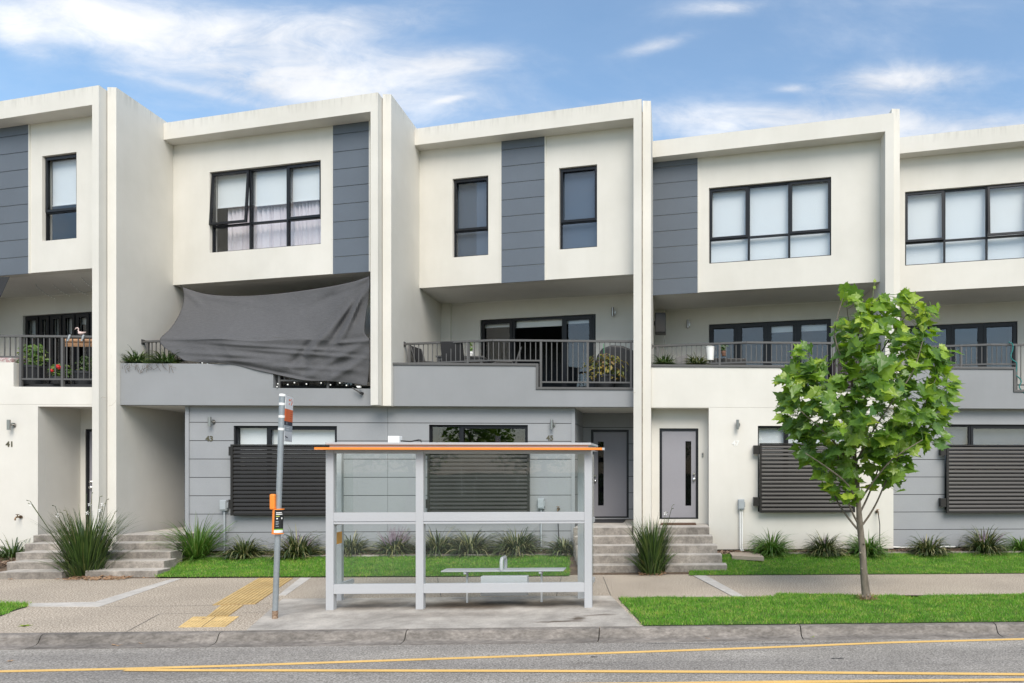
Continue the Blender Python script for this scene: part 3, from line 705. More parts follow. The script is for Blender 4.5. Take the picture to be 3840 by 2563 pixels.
# ------------------------------------------------------------------ ground
KB = 9.13                                              # back of the kerb
def sheet(name, pts, z, m, label=None, thick=.0):
    mb = MB(); mb.prism([(p[0],p[1]) for p in pts], z-.05 if not thick else z-thick, z)
    o = mb.build(name, m); o['kind'] = 'structure'
    if label: o['label'] = label
    return o
def pxpoly(pts, z=0): return [tuple(gnd(x,y,z)[:2]) for x,y in pts]
def ccw(pts):
    a = sum(pts[i][0]*pts[(i+1)%len(pts)][1]-pts[(i+1)%len(pts)][0]*pts[i][1] for i in range(len(pts)))
    return pts if a > 0 else pts[::-1]
g = MB(); g.add([(-400,-400,-.35),(400,-400,-.35),(400,400,-.35),(-400,400,-.35)],[(0,1,2,3)]); tag(g.build('ground', M['soil']), kind='structure')
g = MB(); g.box(-70,70,-12,8.85,-.3,-.125); tag(g.build('road', M['asphalt']), kind='structure')
# kerb in cast lengths with open joints
JX = sorted([xat(p_,KB-.12) for p_ in (150,818,1521,2247,3003,3737)])
JX = [JX[0]-2.55*k for k in range(9,0,-1)]+JX+[JX[-1]+2.55*k for k in range(1,10)]
prof = [(8.80,-.3),(8.80,-.121),(8.90,-.116),(8.955,-.108),(8.985,-.088),(9.01,-.038),(9.024,-.013),(9.044,0),(9.075,.005),(KB,.006),(KB,-.3)]
k_ = MB()
for i in range(len(JX)-1): k_.yz(prof, JX[i]+.007, JX[i+1]-.007)
k_.box(JX[0],JX[-1],8.81,KB-.01,-.29,-.15)
tag(k_.build('kerb', M['kerb'], smooth=True), kind='structure')
g = MB(); g.box(-70,70,KB+.001,13.62,-.25,0); tag(g.build('footpath', M['aggr']), kind='structure')
# rising ground between footpath and houses
g = MB(); g.prism([(-70,13.62),(70,13.62),(70,15.2),(-70,15.2)],-.25,[0,0,.2,.2]); g.prism([(-70,15.2),(70,15.2),(70,30),(-70,30)],-.25,[.2,.2,.25,.25])
tag(g.build('house_ground', M['mulch']), kind='structure')
# joints sawn in the footpath
jm = MB()
def crack(a, b, w=.008, z=.0035):
    a, b = gnd(*a), gnd(*b); d = (b-a).normalized(); n = Vector((-d.y,d.x,0))*w/2
    jm.add([tuple((v.x,v.y,z)) for v in (a-n,b-n,b+n,a+n)],[(0,1,2,3)])
for a,b in (((385,2277),(800,2272)),((600,2304),(780,2301)),((598,2304),(472,2372)),((958,2268),(1050,2262)),((905,2300),(1000,2296)),((2598,2160),(2752,2241)),((2105,2165),(2085,2240)),((2262,2165),(2290,2236)),((1640,2168),(1655,2245)),((1060,2248),(925,2366))): crack(a,b)
tag(jm.build('footpath_joint', M['gap']), kind='structure')
SLAB = [(925,2366),(1060,2248),(2291,2236),(2402,2350)]
sl = ccw(pxpoly(SLAB)); sl = [(x, KB+.003 if y < 9.5 else y) for x,y in sl]
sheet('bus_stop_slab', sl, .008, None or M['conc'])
mb = MB()
for pl in ([(100,2264),(115,2276),(372,2277),(681,2171),(643,2172),(355,2259)],[(1126,2168),(1166,2168),(1072,2234),(1043,2234)],[(2598,2159),(2643,2157),(2798,2242),(2756,2242)]):
    pp = pxpoly(pl); 
    if len(pp) == 6:
        mb.prism(ccw([pp[0],pp[1],pp[2],pp[5]]),-.04,.005); mb.prism(ccw([pp[5],pp[2],pp[3],pp[4]]),-.04,.005)
    else: mb.prism(ccw(pp),-.04,.005)
tag(mb.build('concrete_band', M['conc_new']), kind='structure')
# tactile paving: ribbed guide path ending in a dotted pad
tp = MB()
def quadgrid(c, fn):
    A,B,C,D = [gnd(*p_) for p_ in c]; return lambda u,v: (A*(1-u)+B*u)*(1-v)+(D*(1-u)+C*u)*v
def ribs(c, n, gapv):
    f = quadgrid(c,None); tp.mi = 2; tp.prism(ccw([tuple(f(u,v)[:2]) for u,v in ((0,0),(1,0),(1,1),(0,1))]),-.03,.006); tp.mi = 0
    for i in range(n):
        u0,u1 = (i+.14)/n,(i+.86)/n
        for j in range(gapv):
            v0,v1 = (j+.04)/gapv,(j+.96)/gapv; pts = [f(u0,v0),f(u1,v0),f(u1,v1),f(u0,v1)]
            tp.prism(ccw([tuple(p_[:2]) for p_ in pts]),.006,.0105)
ribs([(970,2169),(1100,2169),(958,2267),(796,2271)],10,6)
ribs([(828,2272),(914,2271),(856,2312),(776,2313)],6,2)
f = quadgrid([(724,2314.5),(896,2313.5),(845,2352),(668,2354)],None); tp.prism(ccw([tuple(f(u,v)[:2]) for u,v in ((0,0),(1,0),(1,1),(0,1))]),-.03,.006)
for i in range(14):
    for j in range(12):
        c = f((i+.5)/14,(j+.5)/12); tp.lathe([(.016,0),(.012,.005)],(c.x,c.y,.006),7)
for v in (.5,):
    a,b = f(0,v),f(1,v); n = Vector((0,.004,0)); tp.mi = 1; tp.add([(a.x,a.y-.004,.0068),(b.x,b.y-.004,.0068),(b.x,b.y+.004,.0068),(a.x,a.y+.004,.0068)],[(0,1,2,3)])
a,b = f(.5,0),f(.5,1); tp.add([(a.x-.004,a.y,.0068),(b.x-.004,b.y,.0068),(b.x+.004,b.y,.0068),(a.x+.004,a.y,.0068)],[(0,1,2,3)])
tag(tp.build('tactile_paving',[M['tactile'],M['gap'],speck('tactile_groove',[(.3,(.30,.19,.07)),(.7,(.40,.27,.11))],30)]), kind='structure')
# painted lines on the road
ln = MB()
def line(pts, w):
    P_ = [gnd(x,y,-.125) for x,y in pts]
    for i in range(len(P_)-1):
        a,b = P_[i],P_[i+1]; d = (b-a).normalized(); n = Vector((-d.y,d.x,0))*w/2
        ln.add([tuple((v.x,v.y,-.121)) for v in (a-n,b-n,b+n,a+n)],[(0,1,2,3)])
    return P_
def ext(a, b, k): return (a[0]+(a[0]-b[0])*k, a[1]+(a[1]-b[1])*k)
line([(-1500,2552),(0,2519.5),(420,2511),(900,2497.5),(1900,2463.5),(2840,2431),(3340,2411),(3840,2398),(5200,2370)],.085)
ln2 = MB(); ln, keep = ln2, ln
line([(470,2515.5),(900,2516.8),(1900,2518.5),(2840,2523),(3840,2531.5),(5200,2545)],.085); line([(1500,2578),(2900,2561),(3840,2552),(5200,2540)],.09)
ln = keep
for v in range(len(ln2.v)): ln2.v[v] = (ln2.v[v][0],ln2.v[v][1],-.1175)
ln.add(ln2.v, ln2.f)
tag(ln.build('road_marking', M['yellow']), kind='structure')
# cracks and scuffs in the asphalt
cm = MB()
def rcrack(pts, w):
    P_ = [gnd(x,y,-.125) for x,y in pts]; Q = []
    for i in range(len(P_)-1):
        for k in range(8):
            v = P_[i].lerp(P_[i+1],k/8); Q.append(Vector((v.x,v.y+rnd.uniform(-.012,.012),-.1225)))
    Q.append(Vector((P_[-1].x,P_[-1].y,-.1225)))
    for i in range(len(Q)-1):
        d = (Q[i+1]-Q[i]).normalized(); n = Vector((-d.y,d.x,0))*w*rnd.uniform(.4,1)/2; cm.add([tuple(Q[i]-n),tuple(Q[i+1]-n),tuple(Q[i+1]+n),tuple(Q[i]+n)],[(0,1,2,3)])
rcrack([(2430,2414),(2700,2416),(3000,2414),(3300,2409),(3420,2407)],.014)
for (a,b) in (((3118,2470),(3164,2470.5)),((2222,2464.5),(2236,2465)),((3275,2518),(3290,2518.5))): rcrack([a,b],.05)
tag(cm.build('road_crack', M['gap']), kind='structure')
# ------------------------------------------------------------------ lawns and planting beds
def lz(y): return 0.012 if y < 13.45 else .012+.19*min(1,(y-13.45)/1.75)
STL = -2.35
lawnA = ccw([tuple(gnd(588,2170)[:2]), (-1.98,13.46), (-2.22,15.15), (-10.55,15.15), (-10.75,14.6)])
lawnB = ccw([(.36,13.44),(9.5,13.36),(9.5,15.15),(.42,15.15)])
strip_back = [(2318,2246),(2500,2243),(2760,2243),(2908,2240),(2915,2229),(3100,2231),(3230,2236),(3350,2236),(3430,2247),(3475,2236),(3640,2233),(3840,2231)]
lawnC = ccw([(-.36,KB+.006),(9.0,KB+.006),(9.0,11.15)]+[tuple(gnd(*p_)[:2]) for p_ in reversed(strip_back)])
lawnD = ccw([tuple(gnd(*p_)[:2]) for p_ in ((105,2266),(100,2278),(40,2296),(0,2313),(-240,2330),(-400,2262))])
def inpoly(P_, x, y):
    c = np.zeros(len(x),bool); n = len(P_)
    for i in range(n):
        x1,y1 = P_[i]; x2,y2 = P_[(i+1)%n]
        if y1 == y2: continue
        k = ((y1 > y) != (y2 > y)) & (x < (x2-x1)*(y-y1)/(y2-y1)+x1); c ^= k
    return c
def lawn(poly, dens, seed, label, hgt=.042):
    mb = MB(); ys = [p_[1] for p_ in poly]
    # turf bed follows the slope
    tri = bmesh.new(); vs = [tri.verts.new((x,y,lz(y))) for x,y in poly]; tri.faces.new(vs); bmesh.ops.triangulate(tri, faces=tri.faces[:])
    if max(ys) > 13.6: bmesh.ops.bisect_plane(tri, geom=tri.verts[:]+tri.edges[:]+tri.faces[:], plane_co=(0,13.6,0), plane_no=(0,1,0))
    for v in tri.verts: v.co.z = lz(v.co.y)+.001
    tri.verts.index_update()
    base_v = [tuple(v.co) for v in tri.verts]; base_f = [[v.index for v in f_.verts] for f_ in tri.faces]; tri.free()
    rg = np.random.default_rng(seed); xs = [p_[0] for p_ in poly]
    n = int((max(xs)-min(xs))*(max(ys)-min(ys))*dens)
    x = rg.uniform(min(xs),max(xs),n); y = rg.uniform(min(ys),max(ys),n)
    jx = x+rg.normal(0,.022,n)+.02*np.sin(y*9); jy = y+rg.normal(0,.022,n)+.025*np.sin(x*4.3)*np.sin(x*1.7+1)
    k = inpoly(poly,jx,jy); x,y = x[k],y[k]; n = len(x)
    clump = .75+.5*(np.sin(x*5.1+np.sin(y*7)*2)*np.sin(y*6.3+x*2.2)*.5+.5)
    h = rg.uniform(.5,1.1,n)*hgt*clump; a = rg.uniform(0,2*np.pi,n); w = rg.uniform(.003,.006,n)
    lean = rg.uniform(.1,1.0,n)*h; b = rg.uniform(0,2*np.pi,n)
    z = np.where(y < 13.45,.012,.012+.19*np.clip((y-13.45)/1.75,0,1))
    V = np.empty((n,3,3)); V[:,0] = np.stack([x-np.cos(a)*w,y-np.sin(a)*w,z],1); V[:,1] = np.stack([x+np.cos(a)*w,y+np.sin(a)*w,z],1)
    V[:,2] = np.stack([x+np.cos(b)*lean,y+np.sin(b)*lean,z+h],1)
    me = bpy.data.meshes.new('lawn'); nb = len(base_v); allv = np.concatenate([np.array(base_v),V.reshape(-1,3)])
    me.vertices.add(len(allv)); me.vertices.foreach_set('co',allv.ravel())
    lo = [i for f_ in base_f for i in f_]; nl = len(lo)+3*n
    me.loops.add(nl); me.loops.foreach_set('vertex_index',np.concatenate([np.array(lo),np.arange(3*n)+nb]).astype(np.int32))
    st = []; c = 0
    for f_ in base_f: st.append(c); c += len(f_)
    me.polygons.add(len(base_f)+n); me.polygons.foreach_set('loop_start',np.concatenate([np.array(st),c+3*np.arange(n)]).astype(np.int32))
    me.polygons.foreach_set('material_index',np.concatenate([np.ones(len(base_f)),np.zeros(n)]).astype(np.int32))
    me.materials.append(M['grass']); me.materials.append(M['soil']); me.update(calc_edges=True); me.validate()
    o = bpy.data.objects.new('lawn',me); col.objects.link(o); return tag(o,label,'lawn',None,'stuff')
lawn(lawnA, 3600, 1, 'bright green lawn behind the bus shelter, below the grey boarded wall')
lawn(lawnB, 3600, 2, 'bright green lawn on the house side of the footpath at the right')
lawn(lawnC, 3600, 3, 'green nature strip between kerb and footpath around the young tree')
lawn(lawnD, 2600, 4, 'small wedge of grass at the left edge of the footpath', .06)
# edging boards between lawn and beds
mb = MB(); mb.box(-10.6,-2.22,15.15,15.19,.15,.235); mb.box(1.4,9.6,15.15,15.19,.15,.235); mb.box(-16,-13.4,14.0,14.05,0,.16)
tag(mb.build('garden_edging', M['step'], bevel=.004),'low grey edging strip between the lawns and the planting beds','edging',None,'structure')
# bark mulch
def chips(regions, n, seed):
    mb = MB(); r_ = random.Random(seed)
    for (x0,x1,y0,y1,z0,z1) in regions:
        for k in range(int(n*(x1-x0)*(y1-y0))):
            x,y = r_.uniform(x0,x1), r_.uniform(y0,y1); z = z0+(z1-z0)*(y-y0)/(y1-y0)
            a = r_.uniform(0,6.28); l = r_.uniform(.012,.05); w = r_.uniform(.006,.016); t = r_.uniform(-.5,.5)
            ax = Vector((math.cos(a)*l,math.sin(a)*l,t*l)); ay = Vector((-math.sin(a)*w,math.cos(a)*w,r_.uniform(-.3,.3)*w)); mb.obox((x,y,z+.012+r_.uniform(0,.02)),ax,ay,ax.cross(ay).normalized()*.003)
    return mb
tag(chips([(-10.6,-2.2,15.2,15.82,.2,.215),(.5,9.6,15.2,15.75,.2,.215),(-16,-13.45,14.1,15.55,.12,.2)],330,5).build('bark_mulch',M['chip']),'brown bark mulch under the strappy plants along the house walls','mulch',None,'stuff')
# ------------------------------------------------------------------ front steps
def steps(label, y0, going, zt, lefts, rights, back, bev=0.0):
    """five risers; lefts/rights: pixel columns of the riser ends from the top step down"""
    mb = MB(); n = 5
    for i in range(n):
        k = n-1-i                                        # 0 = bottom step
        ya = y0+going*k; zt_ = zt*(k+1)/n; yb = ya+going if k < n-1 else back
        xl = xat(lefts[i],ya); xr = xat(rights[i],ya)
        ext_l = xat(lefts[max(0,i-1)],ya+going) if i else xl; ext_r = xat(rights[max(0,i-1)],ya+going) if i else xr
        nose = .012
        mb.prism([(xl,ya),(xr,ya),(max(xr,ext_r) if bev else xr,yb),(min(xl,ext_l) if bev else xl,yb)],[-.02]*4,[zt_-.004,zt_-.004,zt_,zt_])
    c = mb.v; cx = sum(v[0] for v in c)/len(c)
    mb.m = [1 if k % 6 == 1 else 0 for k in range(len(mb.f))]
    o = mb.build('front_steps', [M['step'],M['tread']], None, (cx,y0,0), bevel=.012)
    return tag(o,label,'steps','concrete entry steps')
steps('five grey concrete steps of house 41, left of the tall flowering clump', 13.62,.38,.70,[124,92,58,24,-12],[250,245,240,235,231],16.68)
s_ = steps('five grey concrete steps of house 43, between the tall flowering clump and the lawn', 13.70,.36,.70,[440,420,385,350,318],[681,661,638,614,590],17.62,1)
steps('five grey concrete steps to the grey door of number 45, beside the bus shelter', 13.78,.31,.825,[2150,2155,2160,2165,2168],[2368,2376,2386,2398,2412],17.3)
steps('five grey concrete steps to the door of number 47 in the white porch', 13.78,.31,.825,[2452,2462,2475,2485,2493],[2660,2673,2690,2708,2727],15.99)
# door mats
mb = MB(); mb.box(xat(2216,16.5),xat(2340,16.5),16.3,17.15,.826,.846); tag(mb.build('door_mat',M['mat_dark'],None,(-1.6,16.6,.826),bevel=.006),'dark door mat in front of the door of number 45','door mat','door mats')
mb = MB(); mb.box(xat(2478,15.75),xat(2610,15.75),15.55,15.95,.826,.85); tag(mb.build('door_mat',M['mat_brown'],None,(.1,15.7,.826),bevel=.006),'brown coir door mat in front of the door of number 47','door mat','door mats')
# pit lid in the lawn
mb = MB(); pl = pxpoly([(2746,2090),(2865,2096),(2845,2077),(2735,2077)],.2)
mb.prism(ccw(pl),.15,.235); o = mb.build('pit_cover',M['lid'],None,(pl[0][0],pl[0][1],.15),bevel=.006); tag(o,'flat tan inspection cover in the lawn edge beside the steps of number 47','cover')
# white pipe lying in the bed
mb = MB(); a,b = gnd(3145,2051,.27),gnd(3400,2054,.27); mb.tube([a,(a+b)/2+Vector((0,.03,.01)),b,b+Vector((1.2,.1,0))],.016,8)
tag(mb.build('irrigation_pipe',M['plastic_white'],None,a,smooth=True),'thin white pipe lying on the bark along the foot of the wall','pipe')

# ------------------------------------------------------------------ bus shelter
XL,XM,XR = xat(1242,10.42), xat(1577.5,10.42), xat(2207,10.42); YF, YB = 10.42, 11.16; pw = .056
sh = empty('bus_shelter', ((XL+XR)/2,YF,0), 'silver framed glass bus shelter with an orange roof edge on the concrete slab', 'bus shelter')
zh = zat(1702,XM,YF)
for x in (XL,XM,XR):
    mb = MB(); mb.box(x-pw,x+pw,YF-.05,YF+.05,.005,zh+.05); mb.build('post', M['silver'], sh, bevel=.004)
for px,x in ((1273,None),(2179,None)):
    x = xat(px,YB); mb = MB(); mb.box(x-.05,x+.05,YB-.04,YB+.04,.005,zh+.05); mb.build('post', M['silver'], sh, bevel=.004)
z1a,z1b = zat(1922,XM,YF),zat(1955,XM,YF); z2a,z2b = zat(2189,XM,YF),zat(2224,XM,YF)
for xa,xb in ((XL+pw,XM-pw),(XM+pw,XR-pw)):
    for za,zb,gr in ((z1a,z1b,1),(z2a,z2b,0)):
        mb = MB(); mb.box(xa,xb,YF-.045,YF+.045,zb,za); mb.box(xa,xb,YF-.035,YF-.0455,za-.03,za-.004) if False else None
        if gr: mb.box(xa,xb,YF-.035,YF+.035,zb-.012,zb-.0005); mb.box(xa,xb,YF-.045,YF+.045,zb-.04,zb-.0125)
        mb.build('beam', M['silver'], sh, bevel=.004)
    mb = MB(); mb.box(xa,xb,YF-.04,YF+.04,zh,zh+.05); mb.build('header', M['silver'], sh, bevel=.003)
# glass: one pane in the left bay, two in the right bay, above and below the rail
xs_ = xat(1894,YF)
for xa,xb in ((XL+pw,XM-pw),(XM+pw,xs_-.003),(xs_+.003,XR-pw)):
    for za,zb in ((z1a+.002,zh-.002),(z2a+.002,z1b-.042)):
        mb = MB(); mb.box(xa+.002,xb-.002,YF-.005,YF+.005,za,zb); mb.build('glass_panel', M['glass_up'] if za > 1 else M['glass_sh'], sh)
for x in (XL,XR):
    for za,zb in ((1.33,zh-.002),(.36,1.25)):
        mb = MB(); mb.box(x-.005,x+.005,YF+.052,YB-.045,za,zb); mb.build('glass_panel', M['glass_sh'], sh)
    for za,zb in ((1.25,1.33),(.29,.36)):
        mb = MB(); mb.box(x-.02,x+.02,YF+.0505,YB-.041,za+.002,zb-.002); mb.build('side_rail', M['silver'], sh)
# roof: orange edged sheet under a silver capping box
zo0,zo1 = zat(1687.5,XM,10.2),zat(1678.5,XM,10.2)
mb = MB(); mb.box(xat(1230,10.25),xat(2205,10.25),10.29,11.2,zo1-.02,zo1+.04); mb.box(xat(1219,10.25),xat(2216,10.25),10.25,11.24,zo1+.0405,zo1+.075)
ro = mb.build('roof', M['silver'], sh, bevel=.004)
mb = MB(); mb.box(xat(1178,10.2),xat(2258,10.2),10.2,10.285,zo0,zo1); ed = mb.build('roof_edge', M['orange'], ro, bevel=.003)
mb = MB(); mb.box(xat(2258,10.2)+.001,xat(2266,10.2),10.2,10.285,zo0,zo1); mb.build('end_cap', M['silver'], ro)
mb = MB(); mb.box(XL-pw,XR+pw,10.3,11.18,zh+.0505,zo0+.002); mb.build('ceiling', M['silver'], ro)
a = at(1456,1668,10.4); b = at(1499,1645,10.4); zt_ = zo1+.0755
mb = MB(); mb.box(a.x,b.x,10.38,10.5,zt_,zt_+.10); jb = mb.build('junction_box', M['plastic_white'], sh, bevel=.006)
c = at(1578,1650,10.44); mb = MB(); mb.tube([(b.x,10.44,zt_+.03),((b.x+c.x)/2,10.44,zt_+.02),(c.x-.03,10.44,zt_+.045),(c.x,10.44,zt_+.04),(c.x+.012,10.44,zt_)],.010,8); mb.build('cable', M['black'], jb, smooth=True)
# bench behind the glass
yb = 10.86; mb = MB(); x0,x1 = xat(1664,yb),xat(2118,yb); zs2 = zat(2138,-2.5,yb)
for k in range(4): mb.box(x0,x1,yb-.14+.075*k,yb-.08+.075*k,zs2-.008,zs2+.012)
be = mb.build('bench', M['silver'], sh, bevel=.004)
for px in (1752,2031):
    x = xat(px,yb); mb = MB(); mb.box(x-.02,x+.02,yb-.13,yb+.13,zs2-.045,zs2-.0085); mb.box(x-.014,x+.014,yb-.014,yb+.014,.006,zs2-.0455); mb.build('leg', M['silver'], be, bevel=.003)
x = xat(1888,yb); mb = MB(); mb.tube([(x,yb-.13,zs2+.012),(x,yb-.13,zs2+.15),(x,yb-.10,zs2+.19),(x,yb+.10,zs2+.19),(x,yb+.13,zs2+.15),(x,yb+.13,zs2+.012)],.028,8); mb.build('armrest', M['silver'], be, smooth=True)
xa,xb = xat(1806,10.62),xat(1980,10.62); mb = MB(); mb.box(xa,xb,10.56,10.68,zat(2232,-2.5,10.62),zat(2160,-2.5,10.62)); mb.build('equipment_box', M['silver'], sh, bevel=.006)
c = at(1266,2015,10.75); mb = MB(); mb.box(XL+.0055,XL+.0075,10.56,10.74,c.z-.09,c.z+.09); mb.build('sticker', painted('sticker_orange',(.72,.34,.05),.5), sh)

# ------------------------------------------------------------------ bus stop pole
base = gnd(1031,2322); topz = zat(1478,base.x,base.y); tx = xat(1059,base.y)
pl_ = empty('bus_stop_pole', base, 'leaning grey steel bus stop pole with a narrow orange and white flag', 'bus stop')
L_ = lambda z: Vector((base.x+(tx-base.x)*z/topz, base.y, z))
mb = MB(); mb.tube([L_(.12),L_(topz-.03)],.0365,16); mb.build('pole', M['galv'], pl_, smooth=True)
mb = MB(); mb.tube([L_(0.0),L_(.1195)],.0375,16); mb.build('pole_foot', M['rust'], pl_, smooth=True)
mb = MB(); mb.tube([L_(topz-.035),L_(topz-.008),L_(topz)],[.040,.040,.034],16); mb.build('cap', M['plastic_white'], pl_, smooth=True)
for y in (1516,1563,1610):
    z = zat(y,base.x,base.y); mb = MB(); mb.tube([L_(z-.017),L_(z+.017)],.0395,16); mb.build('clamp', M['plastic_white'], pl_, smooth=True)
# flag: a blade turned away from the street; its face is seen obliquely
A_ = L_(topz)+Vector((.038,.0,0)); dirf = Vector((-.224,.971,0)).normalized(); wid = .34; foff = Vector((.876,.48,0))*.037
dn = Vector((-dirf.y,dirf.x,0))*-.006
def flag(z0, z1, m, name='sign_panel', parent=pl_, off=0, w0=0, w1=wid):
    o0 = L_(z0)+foff; o1 = L_(z1)+foff
    a,b,c,d = o0+dirf*w0,o0+dirf*w1,o1+dirf*w1,o1+dirf*w0; mb = MB()
    e = dn*(1+off)
    mb.add([a-e,b-e,b+e,a+e,d-e,c-e,c+e,d+e],[(0,3,2,1),(4,5,6,7),(0,1,5,4),(1,2,6,5),(2,3,7,6),(3,0,4,7)])
    return mb.build(name, m, parent)
zf = [zat(y,base.x,base.y) for y in (1483,1532,1579,1594,1617,1655)]
navy = mat('navy_sign',(.012,.016,.035),.4); sg = mat('sign_grey',(.33,.37,.40),.45); sw = mat('sign_white',(.78,.78,.78),.4); so_ = mat('sign_orange',(.72,.13,.02),.4); sl_ = mat('sign_pale',(.60,.62,.64),.45)
f0 = flag(zf[1],zf[0],sw); f1 = flag(zf[2],zf[1],so_); f2 = flag(zf[3],zf[2],navy); f3 = flag(zf[4],zf[3],sg); f4 = flag(zf[5],zf[4],sl_)
def mark(parent, u, z, pts, m, name):
    """flat raised mark on the street face of the flag: pts in metres around (u,z)"""
    n = dn.normalized()
    mb = MB(); o = L_(z)+foff+dirf*u
    k = len(pts); vs = [o+dirf*a+Vector((0,0,b))+n*.0062 for a,b in pts]+[o+dirf*a+Vector((0,0,b))+n*.0075 for a,b in pts]
    mb.add(vs,[tuple(range(k)),tuple(range(2*k-1,k-1,-1))]+[(i,(i+1)%k,k+(i+1)%k,k+i) for i in range(k)]); return mb.build(name, m, parent)
zc_ = zf[0]-.07
mark(f0,.27,zc_,[(-.02,.055),(.035,.0),(-.02,-.055),(-.035,-.045),(.010,0),(-.035,.045)],so_,'arrow_emblem')
mark(f0,.19,zc_,[(-.05,.03),(.03,.03),(.03,.008),(-.05,.008)],so_,'bus_emblem'); mark(f0,.19,zc_-.035,[(-.045,.012),(-.015,.012),(-.015,-.012),(-.045,-.012)],so_,'bus_emblem')
do_ = mat('sign_dark_orange',(.42,.07,.015),.45)
for k in range(5): mark(f1,.27,zf[1]-.03-.032*k,[(-.05,.004),(.05,.004),(.05,-.004),(-.05,-.004)],do_,'lettering')
mark(f2,.08,(zf[2]+zf[3])/2,[(-.012,.016),(.012,.016),(.012,-.016),(-.012,-.016)],sg,'lettering')
for k in range(2): mark(f3,.13,zf[3]-.03-.03*k,[(-.06,.005),(.06,.005),(.06,-.005),(-.06,-.005)],sl_,'lettering')
mark(f4,.08,(zf[4]+zf[5])/2-.01,[(-.06,.012),(-.03,.018),(0,.006),(.05,.004),(.06,-.012),(.03,-.014),(-.05,0)],navy,'bus_emblem')
mark(f4,.14,zf[5]+.02,[(-.12,.002),(.13,.002),(.13,-.002),(-.12,-.002)],sg,'lettering')
# orange validator-like box and the curved timetable case
z0,z1 = zat(1911,base.x,base.y),zat(1853,base.x,base.y); c = L_((z0+z1)/2)
mb = MB(); mb.box(c.x-.09,c.x-.02,c.y-.075,c.y-.015,z0,z1); bx = mb.build('orange_box', M['orange'], pl_, bevel=.018)
z0,z1 = zat(1999,base.x,base.y),zat(1912,base.x,base.y); c = L_((z0+z1)/2); sl = (tx-base.x)/topz
def tcase(r, a0, a1, za, zb, n=14, r2=None):
    mb = MB(); r2 = r2 or r-.006; vs = []
    for z in (za,zb):
        o = L_(z)
        for k in range(n+1):
            t = a0+(a1-a0)*k/n
            for rr in (r,r2): vs.append((o.x+rr*math.sin(t),o.y-rr*math.cos(t)*.9-.0,z))
    m_ = 2*(n+1); fs = []
    for k in range(n):
        i = 2*k; fs += [(i,i+2,m_+i+2,m_+i),(i+1,m_+i+1,m_+i+3,i+3),(i,i+1,i+3,i+2),(m_+i,m_+i+2,m_+i+3,m_+i+1)]
    fs += [(0,m_,m_+1,1),(2*n,2*n+1,m_+2*n+1,m_+2*n)]
    return mb.add(vs,fs)
tc = tcase(.075,R(-80),R(-14),z0,z1).build('timetable_case', M['orange'], pl_, smooth=True)
tcase(.078,R(-95),R(95),z1+.0005,z1+.014,20,.036).build('rim', M['orange'], tc); tcase(.078,R(-95),R(95),z0-.014,z0-.0005,20,.036).build('rim', M['orange'], tc)
tp_ = tcase(.074,R(-13),R(85),z0,z1).build('timetable', mat('timetable_black',(.012,.013,.015),.35), tc, smooth=True)
gm = mat('timetable_green',(.20,.45,.04),.5); wm = mat('timetable_white',(.75,.75,.74),.5); ym = mat('timetable_lime',(.50,.60,.12),.5)
H_ = z1-z0
def tmark(a0,a1,u0,u1,m,nm='lettering'): tcase(.0755,R(a0),R(a1),z0+H_*u0,z0+H_*u1,8,.0742).build(nm,m,tp_)
tmark(-13,80,.015,.13,wm,'timetable_panel'); tmark(-13,78,.135,.18,gm,'timetable_panel')
for (u,a0,a1,m,hh) in ((.86,4,60,wm,.035),(.79,4,66,wm,.035),(.71,4,38,ym,.03),(.60,8,24,wm,.05),(.48,4,30,sg,.03),(.42,4,34,sg,.02),(.36,4,28,sg,.02),(.60,55,68,wm,.07),(.28,4,34,sg,.02)): tmark(a0,a1,u,u+hh,m)

# ------------------------------------------------------------------ shade cloth across the balcony of 43
def lut(t, T):
    for i in range(len(T)-1):
        if t <= T[i+1][0]: 
            k = (t-T[i][0])/(T[i+1][0]-T[i][0]); k2 = k
            return [T[i][j]+(T[i+1][j]-T[i][j])*k2 for j in range(1,len(T[0]))]
    return list(T[-1][1:])
def smooth_lut(t, T):
    """Catmull-Rom through the table"""
    n = len(T); i = 0
    while i < n-2 and t > T[i+1][0]: i += 1
    p1,p2 = T[i],T[i+1]; p0 = T[max(i-1,0)]; p3 = T[min(i+2,n-1)]; k = (t-p1[0])/(p2[0]-p1[0]); o = []
    for j in range(1,len(p1)):
        m1 = (p2[j]-p0[j])/(p2[0]-p0[0])*(p2[0]-p1[0]); m2 = (p3[j]-p1[j])/(p3[0]-p1[0])*(p2[0]-p1[0])
        o.append((2*k**3-3*k**2+1)*p1[j]+(k**3-2*k**2+k)*m1+(-2*k**3+3*k**2)*p2[j]+(k**3-k**2)*m2)
    return o
Tt = [(0,684,1078),(.12,770,1103),(.3,890,1111),(.5,1035,1103),(.75,1215,1079),(.9,1320,1058),(1,1385,1037)]
Tb = [(0,690,1352),(.1,745,1360),(.25,868,1366),(.42,990,1392),(.55,1070,1412),(.66,1138,1427),(.8,1240,1431),(.92,1330,1439),(1,1376,1448)]
Lx = [(1078,684),(1105,689),(1130,688),(1165,678),(1200,661),(1240,632),(1272,600),(1300,612),(1352,690)]
Rx = [(1037,1385),(1110,1384),(1170,1373),(1245,1366),(1263,1374),(1272,1384),(1300,1385),(1380,1385),(1448,1376)]
NS,NV = 150,110; V = []; seedf = [rnd.uniform(0,6) for _ in range(8)]
def fold(px,py,x0,y0,x1,y1,w,a):
    """crease along a pixel line, tapering at both ends"""
    dx,dy = x1-x0,y1-y0; L = math.hypot(dx,dy); t = ((px-x0)*dx+(py-y0)*dy)/(L*L); d = ((px-x0)*-dy+(py-y0)*dx)/L
    if t < -.1 or t > 1.1: return 0
    e = max(0,math.sin(math.pi*min(1,max(0,(t+.1)/1.2))))**.6; return a*e*math.exp(-(d/w)**2)
